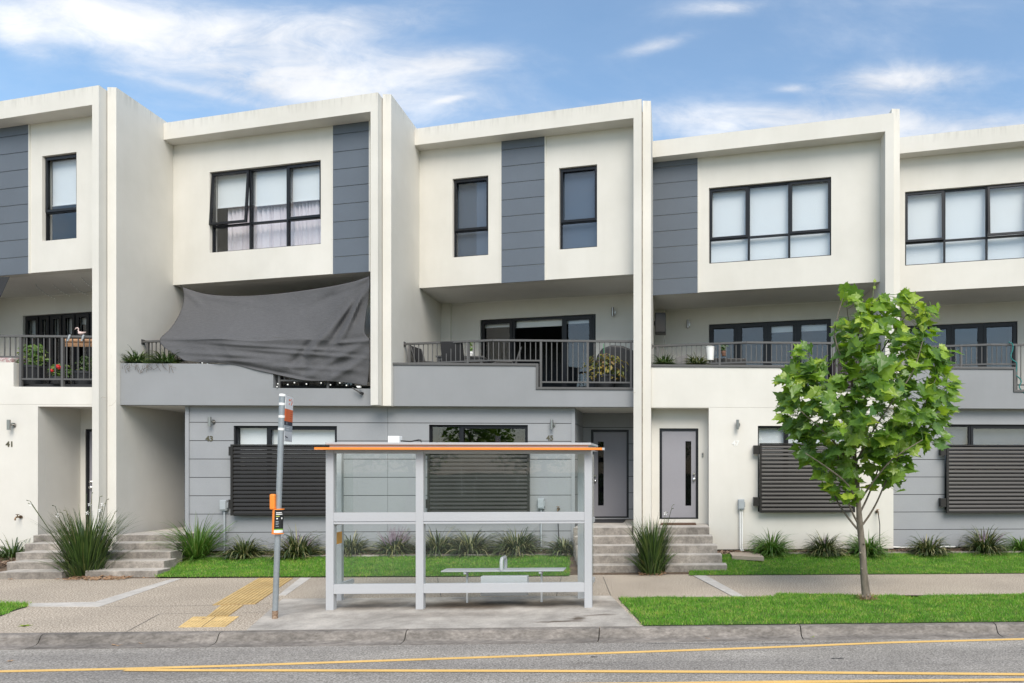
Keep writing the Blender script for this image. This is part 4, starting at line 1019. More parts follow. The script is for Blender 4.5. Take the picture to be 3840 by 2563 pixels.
FO = [(1384,1040,1160,1310,24,.20),(1384,1045,1110,1350,15,-.14),(1384,1060,1280,1270,13,.13),(1384,1050,1230,1300,9,-.07),(1384,1050,1330,1200,9,-.06),(1384,1043,1260,1100,9,.05),(1384,1040,1150,1160,14,-.06),(1384,1275,1140,1420,14,.05),(1384,1278,1240,1290,8,.05),
      (1384,1330,1240,1425,14,.06),(1384,1340,1150,1390,18,-.05),(1384,1275,1010,1310,16,-.03),(600,1272,1000,1262,7,.05),(600,1278,1060,1330,12,-.035),(690,1345,1000,1360,9,.04),(760,1300,1380,1345,8,.03),(820,1290,1300,1318,7,.03),
      (640,1320,980,1340,11,.045),(870,1362,1180,1425,8,-.04),(1240,1430,1240,1290,14,.03),(1140,1425,1150,1290,14,-.03),(980,1370,1320,1390,9,.03),(684,1080,760,1150,12,.04),(690,1100,1000,1150,10,.02)]
for j in range(NV+1):
    v = 2*j/NV
    for i in range(NS+1):
        s = i/NS; X0,Y0_ = smooth_lut(s,Tt); X2,Y2 = smooth_lut(s,Tb)
        Y1 = 1272+5*math.sin(s*3)+3*math.sin(s*17); X1 = 600+(1384-600)*s
        if v <= 1: py = Y0_+(Y1-Y0_)*v
        else: py = Y1+(Y2-Y1)*(v-1)
        yl = 1078+(1272-1078)*v if v <= 1 else 1272+(1352-1272)*(v-1); yr = 1037+(1272-1037)*v if v <= 1 else 1272+(1448-1272)*(v-1)
        xl = smooth_lut(yl,Lx)[0]; xr = smooth_lut(yr,Rx)[0]
        px = xl+(xr-xl)*(s*.0+ (X0-684)/(1385-684) if v == 0 else s)
        ytop = 17.15+(15.62-17.15)*s; ymid = (16.12+(15.52-16.12)*min(1,s/.30)) ; ybot = 15.56 if s > .2 else 15.7-.7*s
        Yd = ytop+(ymid-ytop)*(v**1.15) if v <= 1 else ymid+(ybot-ymid)*(v-1)
        bl = min(1,max(0,(s-.2)/.4)); bl = bl*bl*(3-2*bl); Yd += .10*math.sin(math.pi*s)*(math.sin(math.pi*min(v,1))*(1-bl)+.8*math.sin(math.pi*v/2)*bl)
        w_ = sum(fold(px,py,*f_) for f_ in FO)
        if v > 1: w_ += .004*math.sin(py*.16+math.sin(px*.012)*3)*min(1,(v-1)*3)
        w_ += .010*math.sin(px*.021+py*.05+seedf[0])+.006*math.sin(px*.05-py*.03+seedf[1])
        V.append(tuple(at(px,py,Yd-w_)))
# back layer 3 mm behind makes the cloth a solid sheet
mb = MB(); mb.add(V,[(j*(NS+1)+i,(j+1)*(NS+1)+i,(j+1)*(NS+1)+i+1,j*(NS+1)+i+1) for j in range(NV) for i in range(NS)])
so2 = mb.build('shade_cloth', M['sail'], None, V[0], smooth=True); md = so2.modifiers.new('thick','SOLIDIFY'); md.thickness = .004
tag(so2,'charcoal shade cloth stretched from the ceiling over the balcony railing of number 43','shade cloth')
# ties at the corners
for (a,b) in (((684,1078,17.15),(676,1069,17.2)),((1384,1272,15.52),(1388,1271,15.5))):
    mb = MB(); mb.tube([at(*a),at(*b)],.008,6); mb.build('tie', M['black'], so2)
# dark cloth corner hanging into the frame at number 41
mb = MB(); Yc = 16.2
mb.add([at(-60,1040,Yc),at(36,1039,Yc),at(24,1066,Yc-.05),at(4,1110,Yc-.1),at(-10,1135,Yc-.1),at(-60,1150,Yc-.1)],[(0,5,4,3,2,1)])
o = mb.build('shade_cloth', mat('black_cloth',(.015,.016,.018),.8), None, at(0,1040,Yc)); md = o.modifiers.new('thick','SOLIDIFY'); md.thickness = .004
tag(o,'dark shade cloth corner under the balcony ceiling at the left edge','shade cloth')

# ------------------------------------------------------------------ things on the balconies
FL = 4.0
def sling_chair(x, y, rz, label):
    e = empty('garden_chair',(x,y,FL),label,'chair','garden chairs on the balcony of number 45'); c,s = math.cos(rz),math.sin(rz)
    T = lambda a,b,z: (x+a*c-b*s, y+a*s+b*c, FL+z)
    for sx in (-1,1):
        mb = MB(); mb.tube([T(.26*sx,-.26,0),T(.26*sx,-.22,.62),T(.26*sx,.16,.64),T(.26*sx,.22,.40)],.014,6); mb.build('leg',M['rail'],e,smooth=True)
        mb = MB(); mb.tube([T(.24*sx,.30,0),T(.24*sx,.18,.42),T(.24*sx,.36,1.0)],.014,6); mb.build('leg',M['rail'],e,smooth=True)
    mb = MB(); mb.add([T(-.25,-.24,.43),T(.25,-.24,.43),T(.25,.20,.40),T(-.25,.20,.40),T(-.25,-.24,.445),T(.25,-.24,.445),T(.25,.20,.415),T(-.25,.20,.415)],[(0,3,2,1),(4,5,6,7),(0,1,5,4),(1,2,6,5),(2,3,7,6),(3,0,4,7)]); mb.build('seat',M['sling'],e)
    mb = MB(); mb.add([T(-.25,.20,.42),T(.25,.20,.42),T(.25,.37,1.02),T(-.25,.37,1.02),T(-.25,.22,.42),T(.25,.22,.42),T(.25,.39,1.02),T(-.25,.39,1.02)],[(0,3,2,1),(4,5,6,7),(0,1,5,4),(1,2,6,5),(2,3,7,6),(3,0,4,7)]); mb.build('backrest',M['sling'],e)
yt = 16.6
sling_chair(xat(1614,16.6),16.6,R(80),'charcoal sling chair turned sideways nearest the white wing wall')
sling_chair(xat(1712,16.28),16.28,R(180),'charcoal sling chair with its back to the railing of number 45')
sling_chair(xat(1893,16.6),16.6,R(-75),'charcoal sling chair at the right end of the balcony table')
x0,x1 = xat(1655,yt),xat(1830,yt)
tb = empty('garden_table',((x0+x1)/2,yt,FL),'dark rectangular outdoor table on the balcony of number 45','table')
mb = MB(); mb.box(x0,x1,yt-.4,yt+.4,FL+.71,FL+.75); mb.box(x0+.03,x1-.03,yt-.37,yt+.37,FL+.64,FL+.7095); mb.build('tabletop',M['rail'],tb,bevel=.004)
for x in (x0+.06,x1-.06):
    for y in (yt-.34,yt+.34): mb = MB(); mb.box(x-.03,x+.03,y-.03,y+.03,FL,FL+.639); mb.build('leg',M['rail'],tb)
# covered barbecue
bx_ = xat(2320,16.6); mb = MB(); prof = [(-.55,0),(-.56,.55),(-.50,.80),(-.38,.98),(-.15,1.06),(.10,1.05),(.34,.96),(.50,.78),(.56,.5),(.55,0)]
mb.xz([(bx_+a,FL+z) for a,z in reversed(prof)],16.35,16.9); o = mb.build('barbecue',M['black'],None,(bx_,16.6,FL),bevel=.05); tag(o,'black covered barbecue behind the yellowing potted plant','barbecue')
# 41: bench with floral cushion, bamboo blind, flamingo
bb = gnd; xb_ = xat(30,16.1); e = empty('balcony_bench',(xb_,16.1,FL),'wicker balcony bench with a floral cushion at the left edge','bench')
mb = MB(); mb.box(xb_-1.0,xb_+.28,15.88,16.45,FL+.36,FL+.42)
mb.build('seat',M['bamboo'],e,bevel=.01)
mb = MB(); mb.box(xb_-1.0,xb_+.26,15.9,16.4,FL+.4205,FL+.62); mb.build('cushion',M['flor'],e,bevel=.06)
for x in (xb_-.95,xb_+.24):
    for y in (15.92,16.4): mb = MB(); mb.box(x-.025,x+.025,y-.025,y+.025,FL,FL+.3595); mb.build('leg',M['bamboo'],e)
mb = MB(); a,b = at(244,1272,15.95),at(372,1297,15.95); mb.tube([(a.x,15.95,a.z-.04),(a.x+.62,15.95,a.z-.04)],.045,10)
for k in range(4): mb.box(a.x+.02,a.x+.60,15.93,15.938,a.z-.105-.022*k,a.z-.087-.022*k)
o = mb.build('bamboo_blind',M['bamboo'],None,a); tag(o,'half rolled bamboo blind behind the railing of number 41','blind')
fm = MB(); c = at(303,1262,15.67); fm.ball((c.x,c.y,5.04+.055),.05,10,8,.75); P_ = [(c.x-.03,c.y,5.115),(c.x-.055,c.y,5.15),(c.x-.045,c.y,5.19),(c.x-.07,c.y,5.215),(c.x-.10,c.y,5.20)]
fm.tube(P_,[.014,.011,.010,.013,.015],8); fm.tube([(c.x-.10,c.y,5.20),(c.x-.125,c.y,5.175)],[.012,.004],6); fm.tube([(c.x+.04,c.y,5.10),(c.x+.11,c.y,5.12)],[.025,.006],6); fm.tube([(c.x,c.y,5.045),(c.x,c.y,5.02)],.008,6)
fl_ = fm.build('flamingo_ornament',mat('pale_pink',(.62,.48,.45),.5),None,(c.x,c.y,5.04),smooth=True); tag(fl_,'small pale flamingo ornament perched on the railing of number 41','ornament')
for px_,lab in ((259,'left one of two pale legs pegged over the railing beside the flamingo'),(311,'right one of two pale legs pegged over the railing below the flamingo')):
    c = at(px_,1268,15.63); mb = MB(); mb.tube([(c.x+.02,c.y,5.05),(c.x+.01,c.y-.01,4.99),(c.x-.02,c.y,4.93)],[.018,.022,.014],8); mb.ball((c.x-.025,c.y,4.925),.02,8,6)
    tag(mb.build('dangling_leg',M['plastic_grey'],None,c,smooth=True),lab,'ornament')
# fairy lights
def fairy(label, strands, Y, dz, sub=6):
    mb = MB(); bm_ = MB()
    for pts in strands:
        P_ = [at(x,y,Yy) for x,y,Yy in pts]; Q = []
        for i in range(len(P_)-1):
            for k in range(sub): Q.append(P_[i].lerp(P_[i+1],k/sub))
        Q.append(P_[-1]); mb.tube(Q,.004,4)
        for k in range(2 if sub > 2 else 0,len(Q),2 if sub > 1 else 1): bm_.ball((Q[k].x,Q[k].y-.01,Q[k].z-.02),dz,6,4)
    o = mb.build('string_lights',M['black'] if dz > .013 else M['plastic_grey'],None,at(strands[0][0][0],strands[0][0][1],strands[0][0][2])); b = bm_.build('bulbs',M['bulb'],o,smooth=True); b['kind'] = 'stuff'
    return tag(o,label,'string lights')
fairy('clear fairy lights looped under the balcony ceiling of number 41',[[(122,1040,17.0),(140,1078,17.4),(172,1102,17.6),(205,1118,17.7)],[(178,1045,17.0),(200,1068,17.3),(230,1092,17.5),(262,1108,17.6)],[(248,1040,16.8),(268,1062,17.0),(300,1092,17.3),(330,1105,17.5)],[(305,1040,16.6),(325,1060,16.8),(352,1084,17.0)]],17,.011)
fairy('white ball lights strung along the low railing under the shade cloth',[[(1040,1448,15.58),(1043,1437,15.58),(1080,1440,15.58),(1105,1433,15.58),(1150,1438,15.58),(1205,1434,15.58),(1240,1441,15.58),(1275,1434,15.58),(1300,1443,15.58),(1340,1447,15.58)]],15.6,.017,2)
fairy('four ball lights on top of the grey planter left of the shade cloth edge',[[(744,1364,15.66),(760,1359,15.64),(780,1362,15.64),(800,1366,15.64)]],15.6,.017,1)
# small floodlight fixed to the grey parapet of 43
e = empty('floodlight',at(1348,1468,15.6),'small black floodlight on an arm below the shade cloth','floodlight')
a,b = at(1322,1456,15.5),at(1352,1474,15.5); mb = MB(); mb.tube([a,b],.016,6); mb.tube([b,b+Vector((0,.1,0))],.03,8); mb.build('arm',M['black'],e)
c = at(1347,1452,15.5); mb = MB(); mb.box(c.x-.035,c.x+.035,15.47,15.53,c.z-.02,c.z+.02); mb.build('lamp_head',M['plastic_white'],e,bevel=.004)
# 47 balcony: bucket on the rail, side table, chair back, glass bowl
c = at(2663,1325,15.95); e = empty('hanging_bucket',c,'white bucket hooked inside the railing of number 47','bucket')
mb = MB(); mb.lathe([(.085,-.17),(.11,.13),(.118,.135),(.118,.15),(.10,.15)],c,18); mb.build('bucket_body',M['plastic_white'],e,smooth=True)
mb = MB(); mb.tube([c+Vector((-.11,0,.12)),c+Vector((-.16,-.1,.10)),c+Vector((-.17,-.16,.06))],.006,6); mb.build('bail',M['galv'],e)
def wicker(x0, x1, y0, y1, zt, label, cat, name):
    e = empty(name,((x0+x1)/2,(y0+y1)/2,FL),label,cat); mb = MB(); mb.box(x0,x1,y0,y1,FL+.06,FL+zt); mb.build('seat_block',M['louvre'],e,bevel=.02)
    for x in (x0+.05,x1-.05):
        for y in (y0+.05,y1-.05): mb = MB(); mb.box(x-.025,x+.025,y-.025,y+.025,FL,FL+.0595); mb.build('foot',M['black'],e)
    return e
wicker(xat(2660,16.9),xat(2795,16.9),16.7,17.3,.82,'dark wicker armchair by the sliding door of number 47','armchair','wicker_armchair')
x_ = xat(2553,16.9); e = empty('side_chair',(x_,16.9,FL),'grey chair with a slanted back near the left end of the balcony of number 47','chair')
mb = MB(); mb.obox((x_,16.9,FL+.66),(.16,0,.05),(0,.02,0),(.02,.05,.25)); mb.build('backrest',M['rail'],e,bevel=.01); mb = MB(); mb.box(x_-.22,x_+.25,16.55,16.95,FL+.38,FL+.42); mb.build('seat',M['rail'],e)
for dx in (-.2,.22):
    for dy in (-.32,.03): mb = MB(); mb.box(x_+dx-.015,x_+dx+.015,16.9+dy-.015,16.9+dy+.015,FL,FL+.3795); mb.build('leg',M['rail'],e)
# covered item behind the tree
x_ = xat(3185,16.4); mb = MB(); mb.xz([(x_+a,FL+z) for a,z in reversed([(-.5,0),(-.48,.6),(-.3,.95),(0,1.12),(.3,.98),(.46,.6),(.5,0)])],16.1,16.7); tag(mb.build('barbecue',mat('aubergine_cover',(.03,.018,.022),.6),None,(x_,16.4,FL),bevel=.06),'dark covered barbecue half hidden by the street tree','barbecue')
# hose looped over the rail of 49
P_ = [at(x,y,15.60) for x,y in ((3782,1284),(3796,1290),(3798,1310),(3790,1335),(3797,1350),(3812,1362),(3812,1385),(3808,1405),(3822,1418),(3830,1432),(3822,1452),(3838,1472),(3850,1482))]
Q = []
for i in range(len(P_)-1):
    for k in range(4):
        t = k/4; p0,p1,p2,p3 = P_[max(i-1,0)],P_[i],P_[i+1],P_[min(i+2,len(P_)-1)]
        Q.append(.5*((2*p1)+(p2-p0)*t+(2*p0-5*p1+4*p2-p3)*t*t+(3*p1-p0-3*p2+p3)*t**3))
mb = MB(); mb.tube(Q,.014,8); tag(mb.build('garden_hose',M['hose'],None,P_[0],smooth=True),'teal garden hose looped over the balcony rail at the right edge','hose')

# ------------------------------------------------------------------ litter on the paving
def litter(px, py, z, size, label, m, seed, name='fallen_leaf'):
    r_ = random.Random(seed); c = gnd(px,py,z); mb = MB(); n = 11; ring = []
    for k in range(n):
        t = 2*math.pi*k/n; rr = size*(.55+.45*(k%2))*r_.uniform(.8,1.15); ring.append((c.x+rr*math.cos(t),c.y+rr*math.sin(t)*.7,z+.006+r_.uniform(0,.5)*size*(.6 if k%2 else .15)))
    mb.add(ring+[(c.x,c.y,z+.006)],[(k,(k+1)%n,n) for k in range(n)])
    o = mb.build(name,m,None,c); md = o.modifiers.new('thick','SOLIDIFY'); md.thickness = .002
    return tag(o,label,'leaf','fallen leaves on the pavement and road')
for i,(px,py,z,s,lab,m) in enumerate([(95,2349,0,.085,'green fallen leaf lying flat on the footpath at the left','leaf_young'),(443,2421,-.12,.085,'curled brown leaf in the gutter, larger of the pair at left','deadleaf'),(540,2415,-.115,.06,'curled brown leaf in the gutter, smaller and right of the pair','deadleaf'),
    (40,2481,-.125,.04,'tiny brown leaf on the asphalt near the left end of the yellow line','deadleaf'),(2654,2395,-.12,.055,'pale dry leaf in the gutter in front of the nature strip','deadleaf'),(3045,2391,-.12,.04,'small yellow leaf in the gutter below the nature strip','leaf_young'),(3517,2381,-.12,.05,'brown leaf in the gutter right of the tree','deadleaf'),
    (3790,2382,-.12,.06,'pale leaf in the gutter by the right edge','deadleaf'),(763,2322,.006,.035,'brown seed ball on the dotted yellow paving','deadleaf'),(410,2170,0,.07,'pale dry leaf at the foot of the steps of number 43','deadleaf'),(545,2168,0,.06,'dry leaf beside the lawn corner at the steps','deadleaf'),
    (215,2173,0,.05,'rust brown leaf at the foot of the steps of number 41','deadleaf'),(40,2174,0,.06,'dry leaf on the footpath below the lowest left step','deadleaf')]):
    litter(px,py,z,s,lab,M[m],i)
# ------------------------------------------------------------------ plants
def strappy(mb, c, n, h, spread, width, seed, up=.25, droop=1.0, segs=6, fold=True):
    """arching strap leaves from a common crown"""
    r_ = random.Random(seed)
    for k in range(n):
        a = r_.uniform(0,2*math.pi); rad = spread*.18*math.sqrt(r_.random()); x,y,z = c[0]+rad*math.cos(a), c[1]+rad*math.sin(a), c[2]
        L = h*r_.uniform(.65,1.25); t = R(90)*(up*r_.random()**.8); a += r_.uniform(-.4,.4); w = width*r_.uniform(.7,1.2)
        dr = droop*r_.uniform(.3,1.3); dl = L/segs; pts = []
        for i in range(segs+1):
            u = i/segs; pts.append((Vector((x,y,z)), w*(1-u**2.2)*(.6+.4*min(1,u*4))+.0006))
            x += math.sin(t)*math.cos(a)*dl; y += math.sin(t)*math.sin(a)*dl; z += math.cos(t)*dl; t = min(2.75, t+dr*dl/h*(.25+2.2*u))
            if z < c[2]+.01: z = c[2]+.01
        side = Vector((-math.sin(a),math.cos(a),0)); vs = []
        tw = r_.uniform(-.5,.5)
        for i,(p_,w_) in enumerate(pts):
            sd = side*math.cos(tw)+Vector((0,0,1))*math.sin(tw); vs += [p_-sd*w_, p_+sd*w_]
        mb.add(vs,[(2*i,2*i+1,2*i+3,2*i+2) for i in range(segs)])
def flowerspikes(mb, c, n, h, seed, lean=.5, r=.012):
    r_ = random.Random(seed)
    for k in range(n):
        a = r_.uniform(0,6.28); t = r_.uniform(.05,lean); L = h*r_.uniform(.75,1.1); d = Vector((math.sin(t)*math.cos(a),math.sin(t)*math.sin(a),math.cos(t)))
        for i in range(9):
            p_ = Vector(c)+d*L*(.62+.38*i/8); q = r*(1.25-i/10); mb.obox(p_,Vector((q,0,q*.4)),Vector((0,q,0)),Vector((-q*.3,0,q)))
GP = 'strappy clumps in the beds along the house walls'
def clump(px, base, top, w, label, m, seed, z=.2, n=260, up=.85, droop=2.1, width=.0125, extra=None, Y=None, group=GP, name='strappy_plant'):
    c = gnd(px,base,z) if Y is None else at(px,base,Y)
    d = dep(c.x,c.y); h = (base-top)/F*d*1.02; sp = w/F*d
    e = empty(name,c,label,'plant',group); mb = MB(); L = max(h,sp*.5)*1.0
    strappy(mb,c,n,L,sp,width,seed,up,droop); strappy(mb,c,int(n*.6),L*.75,sp*1.3,width,seed+50,1.0,droop*1.3); mb.build('foliage',M[m],e)
    if extra:
        mb = MB(); extra(mb,c,h); K = len(mb.v)//72
        if K > 12: tag(mb.build('flower_spikes',M['lilac'],e), kind='stuff')
        else:
            for k in range(K):
                one = MB()
                for j in range(9):
                    s0 = k*72+j*8; one.add(mb.v[s0:s0+8],[tuple(i-s0 for i in f_) for f_ in mb.f[(k*9+j)*6:(k*9+j)*6+6]])
                one.build('flower_spike',M['lilac'],e)
    return e
clump(738,2093,1935,140,'tall bright green grassy clump beside the steps of number 43','strap_light',11,n=260,up=.62,droop=1.15,width=.011)
clump(917,2090,2003,140,'low striped clump between the conduit and the bus stop pole','strap_var',12,n=270)
clump(1117,2088,1972,140,'dark clump with purplish spikes right behind the bus stop pole','strap_var',13,n=300,extra=lambda mb,c,h: flowerspikes(mb,c,9,h*.85,3,.8,.008))
clump(1318,2082,1984,95,'narrow grey green clump seen through the left side glass of the shelter','strap_var',14,n=220,up=.75)
clump(1478,2080,1985,140,'clump covered in lilac flower spikes behind the left bay of the shelter','strap_var',15,n=280,extra=lambda mb,c,h: flowerspikes(mb,c,46,h*1.12,5,.75,.009))
clump(1556,2076,2020,70,'small dry tuft left of the middle shelter post','strap_var',16,n=100)
clump(1640,2080,1968,105,'striped clump just right of the middle shelter post','strap_var',17,n=260)
clump(1762,2080,1966,140,'green topped striped clump in front of the louvre of number 45','strap_var',18,n=310,up=.8)
clump(1940,2079,1962,180,'widest striped clump, behind the bench armrest','strap_var',19,n=380)
clump(2115,2079,1995,105,'low striped clump beside the steps of number 45 seen through the shelter','strap_var',20,n=220)
clump(2893,2079,1980,120,'green clump right of the pit cover under the white louvre','strap_light',21,n=300)
clump(3092,2079,1985,130,'spreading striped clump left of the tree trunk','strap_var',22,n=320,extra=lambda mb,c,h: flowerspikes(mb,c,7,h*.8,9,.9,.008))
clump(3250,2079,1984,150,'light green clump directly behind the tree trunk','strap_light',23,n=280)
clump(3482,2077,1992,150,'dark striped clump right of the white wall corner','strap_var',24,n=320,extra=lambda mb,c,h: flowerspikes(mb,c,8,h*.8,2,.9,.007))
clump(3692,2073,1966,130,'dark clump with purple spikes below the right hand louvre','strap_var',25,n=280,up=.7,extra=lambda mb,c,h: flowerspikes(mb,c,10,h*.9,4,.9,.010))
clump(3832,2070,1990,90,'light green clump cut off by the right edge','strap_light',26,n=180)
clump(52,2108,2000,130,'dark strappy clump left of the steps of number 41','strap_dark',27,z=.1,n=200)
# the two big clumps between the stairs
def bigclump(px, base, top, w, label, seed, n, stems, width, up):
    c = gnd(px,base,.02); d = dep(c.x,c.y); h = (base-top)/F*d; sp = w/F*d
    e = empty('strappy_plant',c,label,'plant','tall strappy clumps between the steps'); mb = MB()
    strappy(mb,c,n,h*.9,sp*1.25,width,seed,up,.6,7); strappy(mb,c,int(n*.6),h*.5,sp*1.9,width,seed+1,.52,.9,6); mb.build('foliage',M['strap_dark'],e)
    r_ = random.Random(seed); sm = MB(); fm = MB()
    for k in range(stems):
        a = r_.uniform(0,6.28); t = r_.uniform(.1,.5); L = h*r_.uniform(.98,1.3); p0 = Vector(c)+Vector((math.cos(a),math.sin(a),0))*sp*.12
        p1 = p0+Vector((math.sin(t)*math.cos(a),math.sin(t)*math.sin(a),math.cos(t)))*L; p2 = p1+Vector((math.cos(a)*.05,math.sin(a)*.05,.02)); sm.tube([p0,(p0+p1)/2+Vector((0,0,.02)),p1,p2],[.006,.005,.004,.008],5)
        if k % 3 == 0:
            fm = MB()
            for i in range(5):
                b = i*1.257; fm.add([p1,p1+Vector((math.cos(b)*.045,-.01,math.sin(b)*.045)),p1+Vector((math.cos(b+.5)*.03,-.012,math.sin(b+.5)*.03))],[(0,1,2)])
            fm.build('flower',M['white_petal'],e)
    sm.build('flower_stems',M['strap_var'],e,smooth=True)
    return e
bigclump(322,2158,1915,165,'big dark strappy clump with thin flower stems between the steps of 41 and 43',31,560,17,.0095,.27)
strap2 = bigclump(2446,2150,1940,118,'dark upright strappy clump between the steps of 45 and 47',32,340,3,.015,.25)
# dry litter round their feet
tag(chips([(xat(250,13.5),xat(470,13.5),13.4,14.2,.0,.02),(xat(2398,13.7),xat(2492,13.7),13.5,14.1,0,.02)],420,8).build('leaf_litter',M['deadleaf']),'dry leaf litter at the feet of the big clumps between the steps','leaf litter',None,'stuff')
# planters on the parapets
PG = 'strappy clumps in the balcony planters'
for (px,base,top,w,lab,m,sd,Y,n) in ((512,1366,1306,125,'green spiky clump at the left end of the grey planter of number 43','strap_dark',41,15.9,170),(622,1366,1310,130,'green spiky clump beside the shade cloth in the planter of number 43','strap_dark',42,15.85,170),
    (2490,1368,1322,100,'green clump at the left end of the planter of number 47','strap_dark',43,15.95,150),(2612,1370,1335,100,'browning clump in the planter of number 47','strap_var',44,15.9,150)):
    clump(px,base,top,w,lab,m,sd,Y=Y,n=n,group=PG,name='planter_plant',up=1.0,width=.012)
mb = MB(); 
for k in range(26):
    a = at(rnd.uniform(455,650),rnd.uniform(1362,1372),15.56); mb.tube([a,a+Vector((rnd.uniform(-.06,.06),-.02,-.05)),a+Vector((rnd.uniform(-.1,.1),.02,rnd.uniform(-.2,-.06)))],.003,4)
tag(mb.build('dry_roots',M['mulch'],None,at(550,1366,15.56)),'dry roots trailing over the top of the grey planter of number 43','roots')
# leafy potted plants
def leafpot(px, base, w, top, pot_h, pot_r, label, m, seed, Y, n, leaf=.07, flowers=None, stake=False, potm='dark_pot', zf=FL, cat='potted plant', drop=0):
    c = Vector((xat(px,Y),Y,zf)); d = dep(c.x,c.y); r_ = random.Random(seed); sp = w/F*d/2; zt = zat(top,c.x,Y)
    e = empty('potted_plant',c,label,cat,'potted plants on the balconies')
    mb = MB(); mb.lathe([(pot_r*.75,0),(pot_r,pot_h-.05),(pot_r*1.06,pot_h-.05),(pot_r*1.06,pot_h),(pot_r*.9,pot_h),(pot_r*.88,pot_h-.04)],c,20); mb.build('pot',M[potm],e,smooth=True)
    mb = MB(); sm = MB(); z0 = zf+pot_h-.03
    for k in range(n):
        a = r_.uniform(0,6.28); rr = sp*math.sqrt(r_.random()); u = r_.random(); z = z0+.04-drop+(zt-z0+drop)*u; rr *= (.55+.45*math.sin(math.pi*min(1,u*.9+.1))); p_ = Vector((c.x+rr*math.cos(a),c.y+rr*math.sin(a)*.6,z))
        nrm = Vector((math.cos(a)*.7+r_.uniform(-.5,.5),math.sin(a)*.7-.4+r_.uniform(-.5,.5),.7+r_.uniform(-.4,.4))).normalized(); t = nrm.cross(Vector((r_.uniform(-1,1),r_.uniform(-1,1),r_.uniform(-1,.2)))).normalized(); b = nrm.cross(t); s = leaf*r_.uniform(.6,1.2)
        mb.add([p_-t*s,p_-b*s*.42-t*s*.2+nrm*s*.1,p_+t*s,p_+b*s*.42-t*s*.2+nrm*s*.1],[(0,1,2),(0,2,3)])
        if k % 6 == 0: sm.tube([(c.x+r_.uniform(-.06,.06),c.y,z0),(p_.x*.5+c.x*.5,c.y*.5+p_.y*.5,(z0+z)/2+.05),p_],.005,4)
    mb.build('foliage',M[m],e); sm.build('stems',M['strap_dark'],e)
    if flowers:
        for (fx,fy) in flowers:
            fm = MB(); q = at(fx,fy,Y-sp*.5)
            for k in range(7): fm.ball((q.x+r_.uniform(-.022,.022),q.y+r_.uniform(-.015,.015),q.z+r_.uniform(-.018,.018)),.028,7,5)
            fm.build('flower_head',M[flowers_mat.get(seed,'redflower')],e,smooth=True)
    if stake: sm = MB(); sm.tube([(c.x+.02,c.y-.1,z0),(c.x-.02,c.y-.1,zt+.28)],.006,6); sm.build('stake',mat('green_stake',(.02,.30,.10),.4),e)
    return e
flowers_mat = {53:'redflower'}
M['yellowing'] = leafmat('yellowing_leaf',[(.12,.17,.03),(.34,.26,.04),(.22,.13,.05),(.08,.14,.02),(.40,.33,.08)],.5,.3)
M['leafy'] = leafmat('leafy_green',[(.05,.12,.02),(.09,.19,.03),(.14,.24,.05),(.20,.22,.03)],.45,.3)
leafpot(2268,0,185,1338,.30,.26,'yellowing potted plant with a green stake on the balcony of number 45','yellowing',51,16.1,300,.065,stake=True,drop=.12)
leafpot(122,0,110,1303,.42,.27,'largest potted shrub behind the railing of number 41, in a black tub','leafy',52,16.1,300,.06)
leafpot(225,0,90,1376,.16,.17,'potted geranium with red flowers behind the railing of number 41','leafy',53,15.95,170,.05,[(216,1375),(194,1390),(222,1379)])
leafpot(322,0,70,1345,.30,.22,'thin dark potted bush next to the pier of number 41','strap_dark',54,16.1,150,.055,potm='dark_pot')
leafpot(1762,0,24,1285,.16,.075,'small plant in a pale pot on the balcony table of number 45','leafy',55,16.6,40,.05,potm='plastic_white',zf=FL+.75)
leafpot(2714,0,30,1293,.12,.06,'small green plant standing on the armchair side of the balcony of number 47','strap_dark',56,16.5,26,.07,potm='terracotta',zf=FL+.84)

# ------------------------------------------------------------------ street tree (young plane)
TB = gnd(3250,2250); YT = TB.y
tr = empty('street_tree',TB,'young broad-leaved street tree with a slim grey trunk on the nature strip','tree')
T_ = lambda px,py,dy=0: at(px,py,YT+dy)
tk = MB()
trunk = [(3252,2256,.088),(3247,2225,.070),(3241,2170,.062),(3236,2090,.056),(3230,2020,.054),(3224,1965,.053),(3220,1900,.042),(3215,1820,.036),(3206,1720,.031),(3197,1600,.026),(3196,1480,.021),(3192,1350,.016),(3184,1220,.011),(3172,1120,.006)]
P_ = []; Rr = []
for i in range(len(trunk)-1):
    for k in range(5):
        t = k/5; a,b = trunk[i],trunk[i+1]; P_.append(T_(a[0]+(b[0]-a[0])*t,a[1]+(b[1]-a[1])*t,.03*math.sin(i*.7+t*.7))); Rr.append(a[2]+(b[2]-a[2])*t)
tk.tube(P_,Rr,12)
for (px,py,s) in ((3226,2075,.02),(3232,2135,.018),(3240,2040,.016),(3255,2235,.03),(3236,2238,.03)): c = T_(px,py,-.05); tk.ball(c,s,8,6)
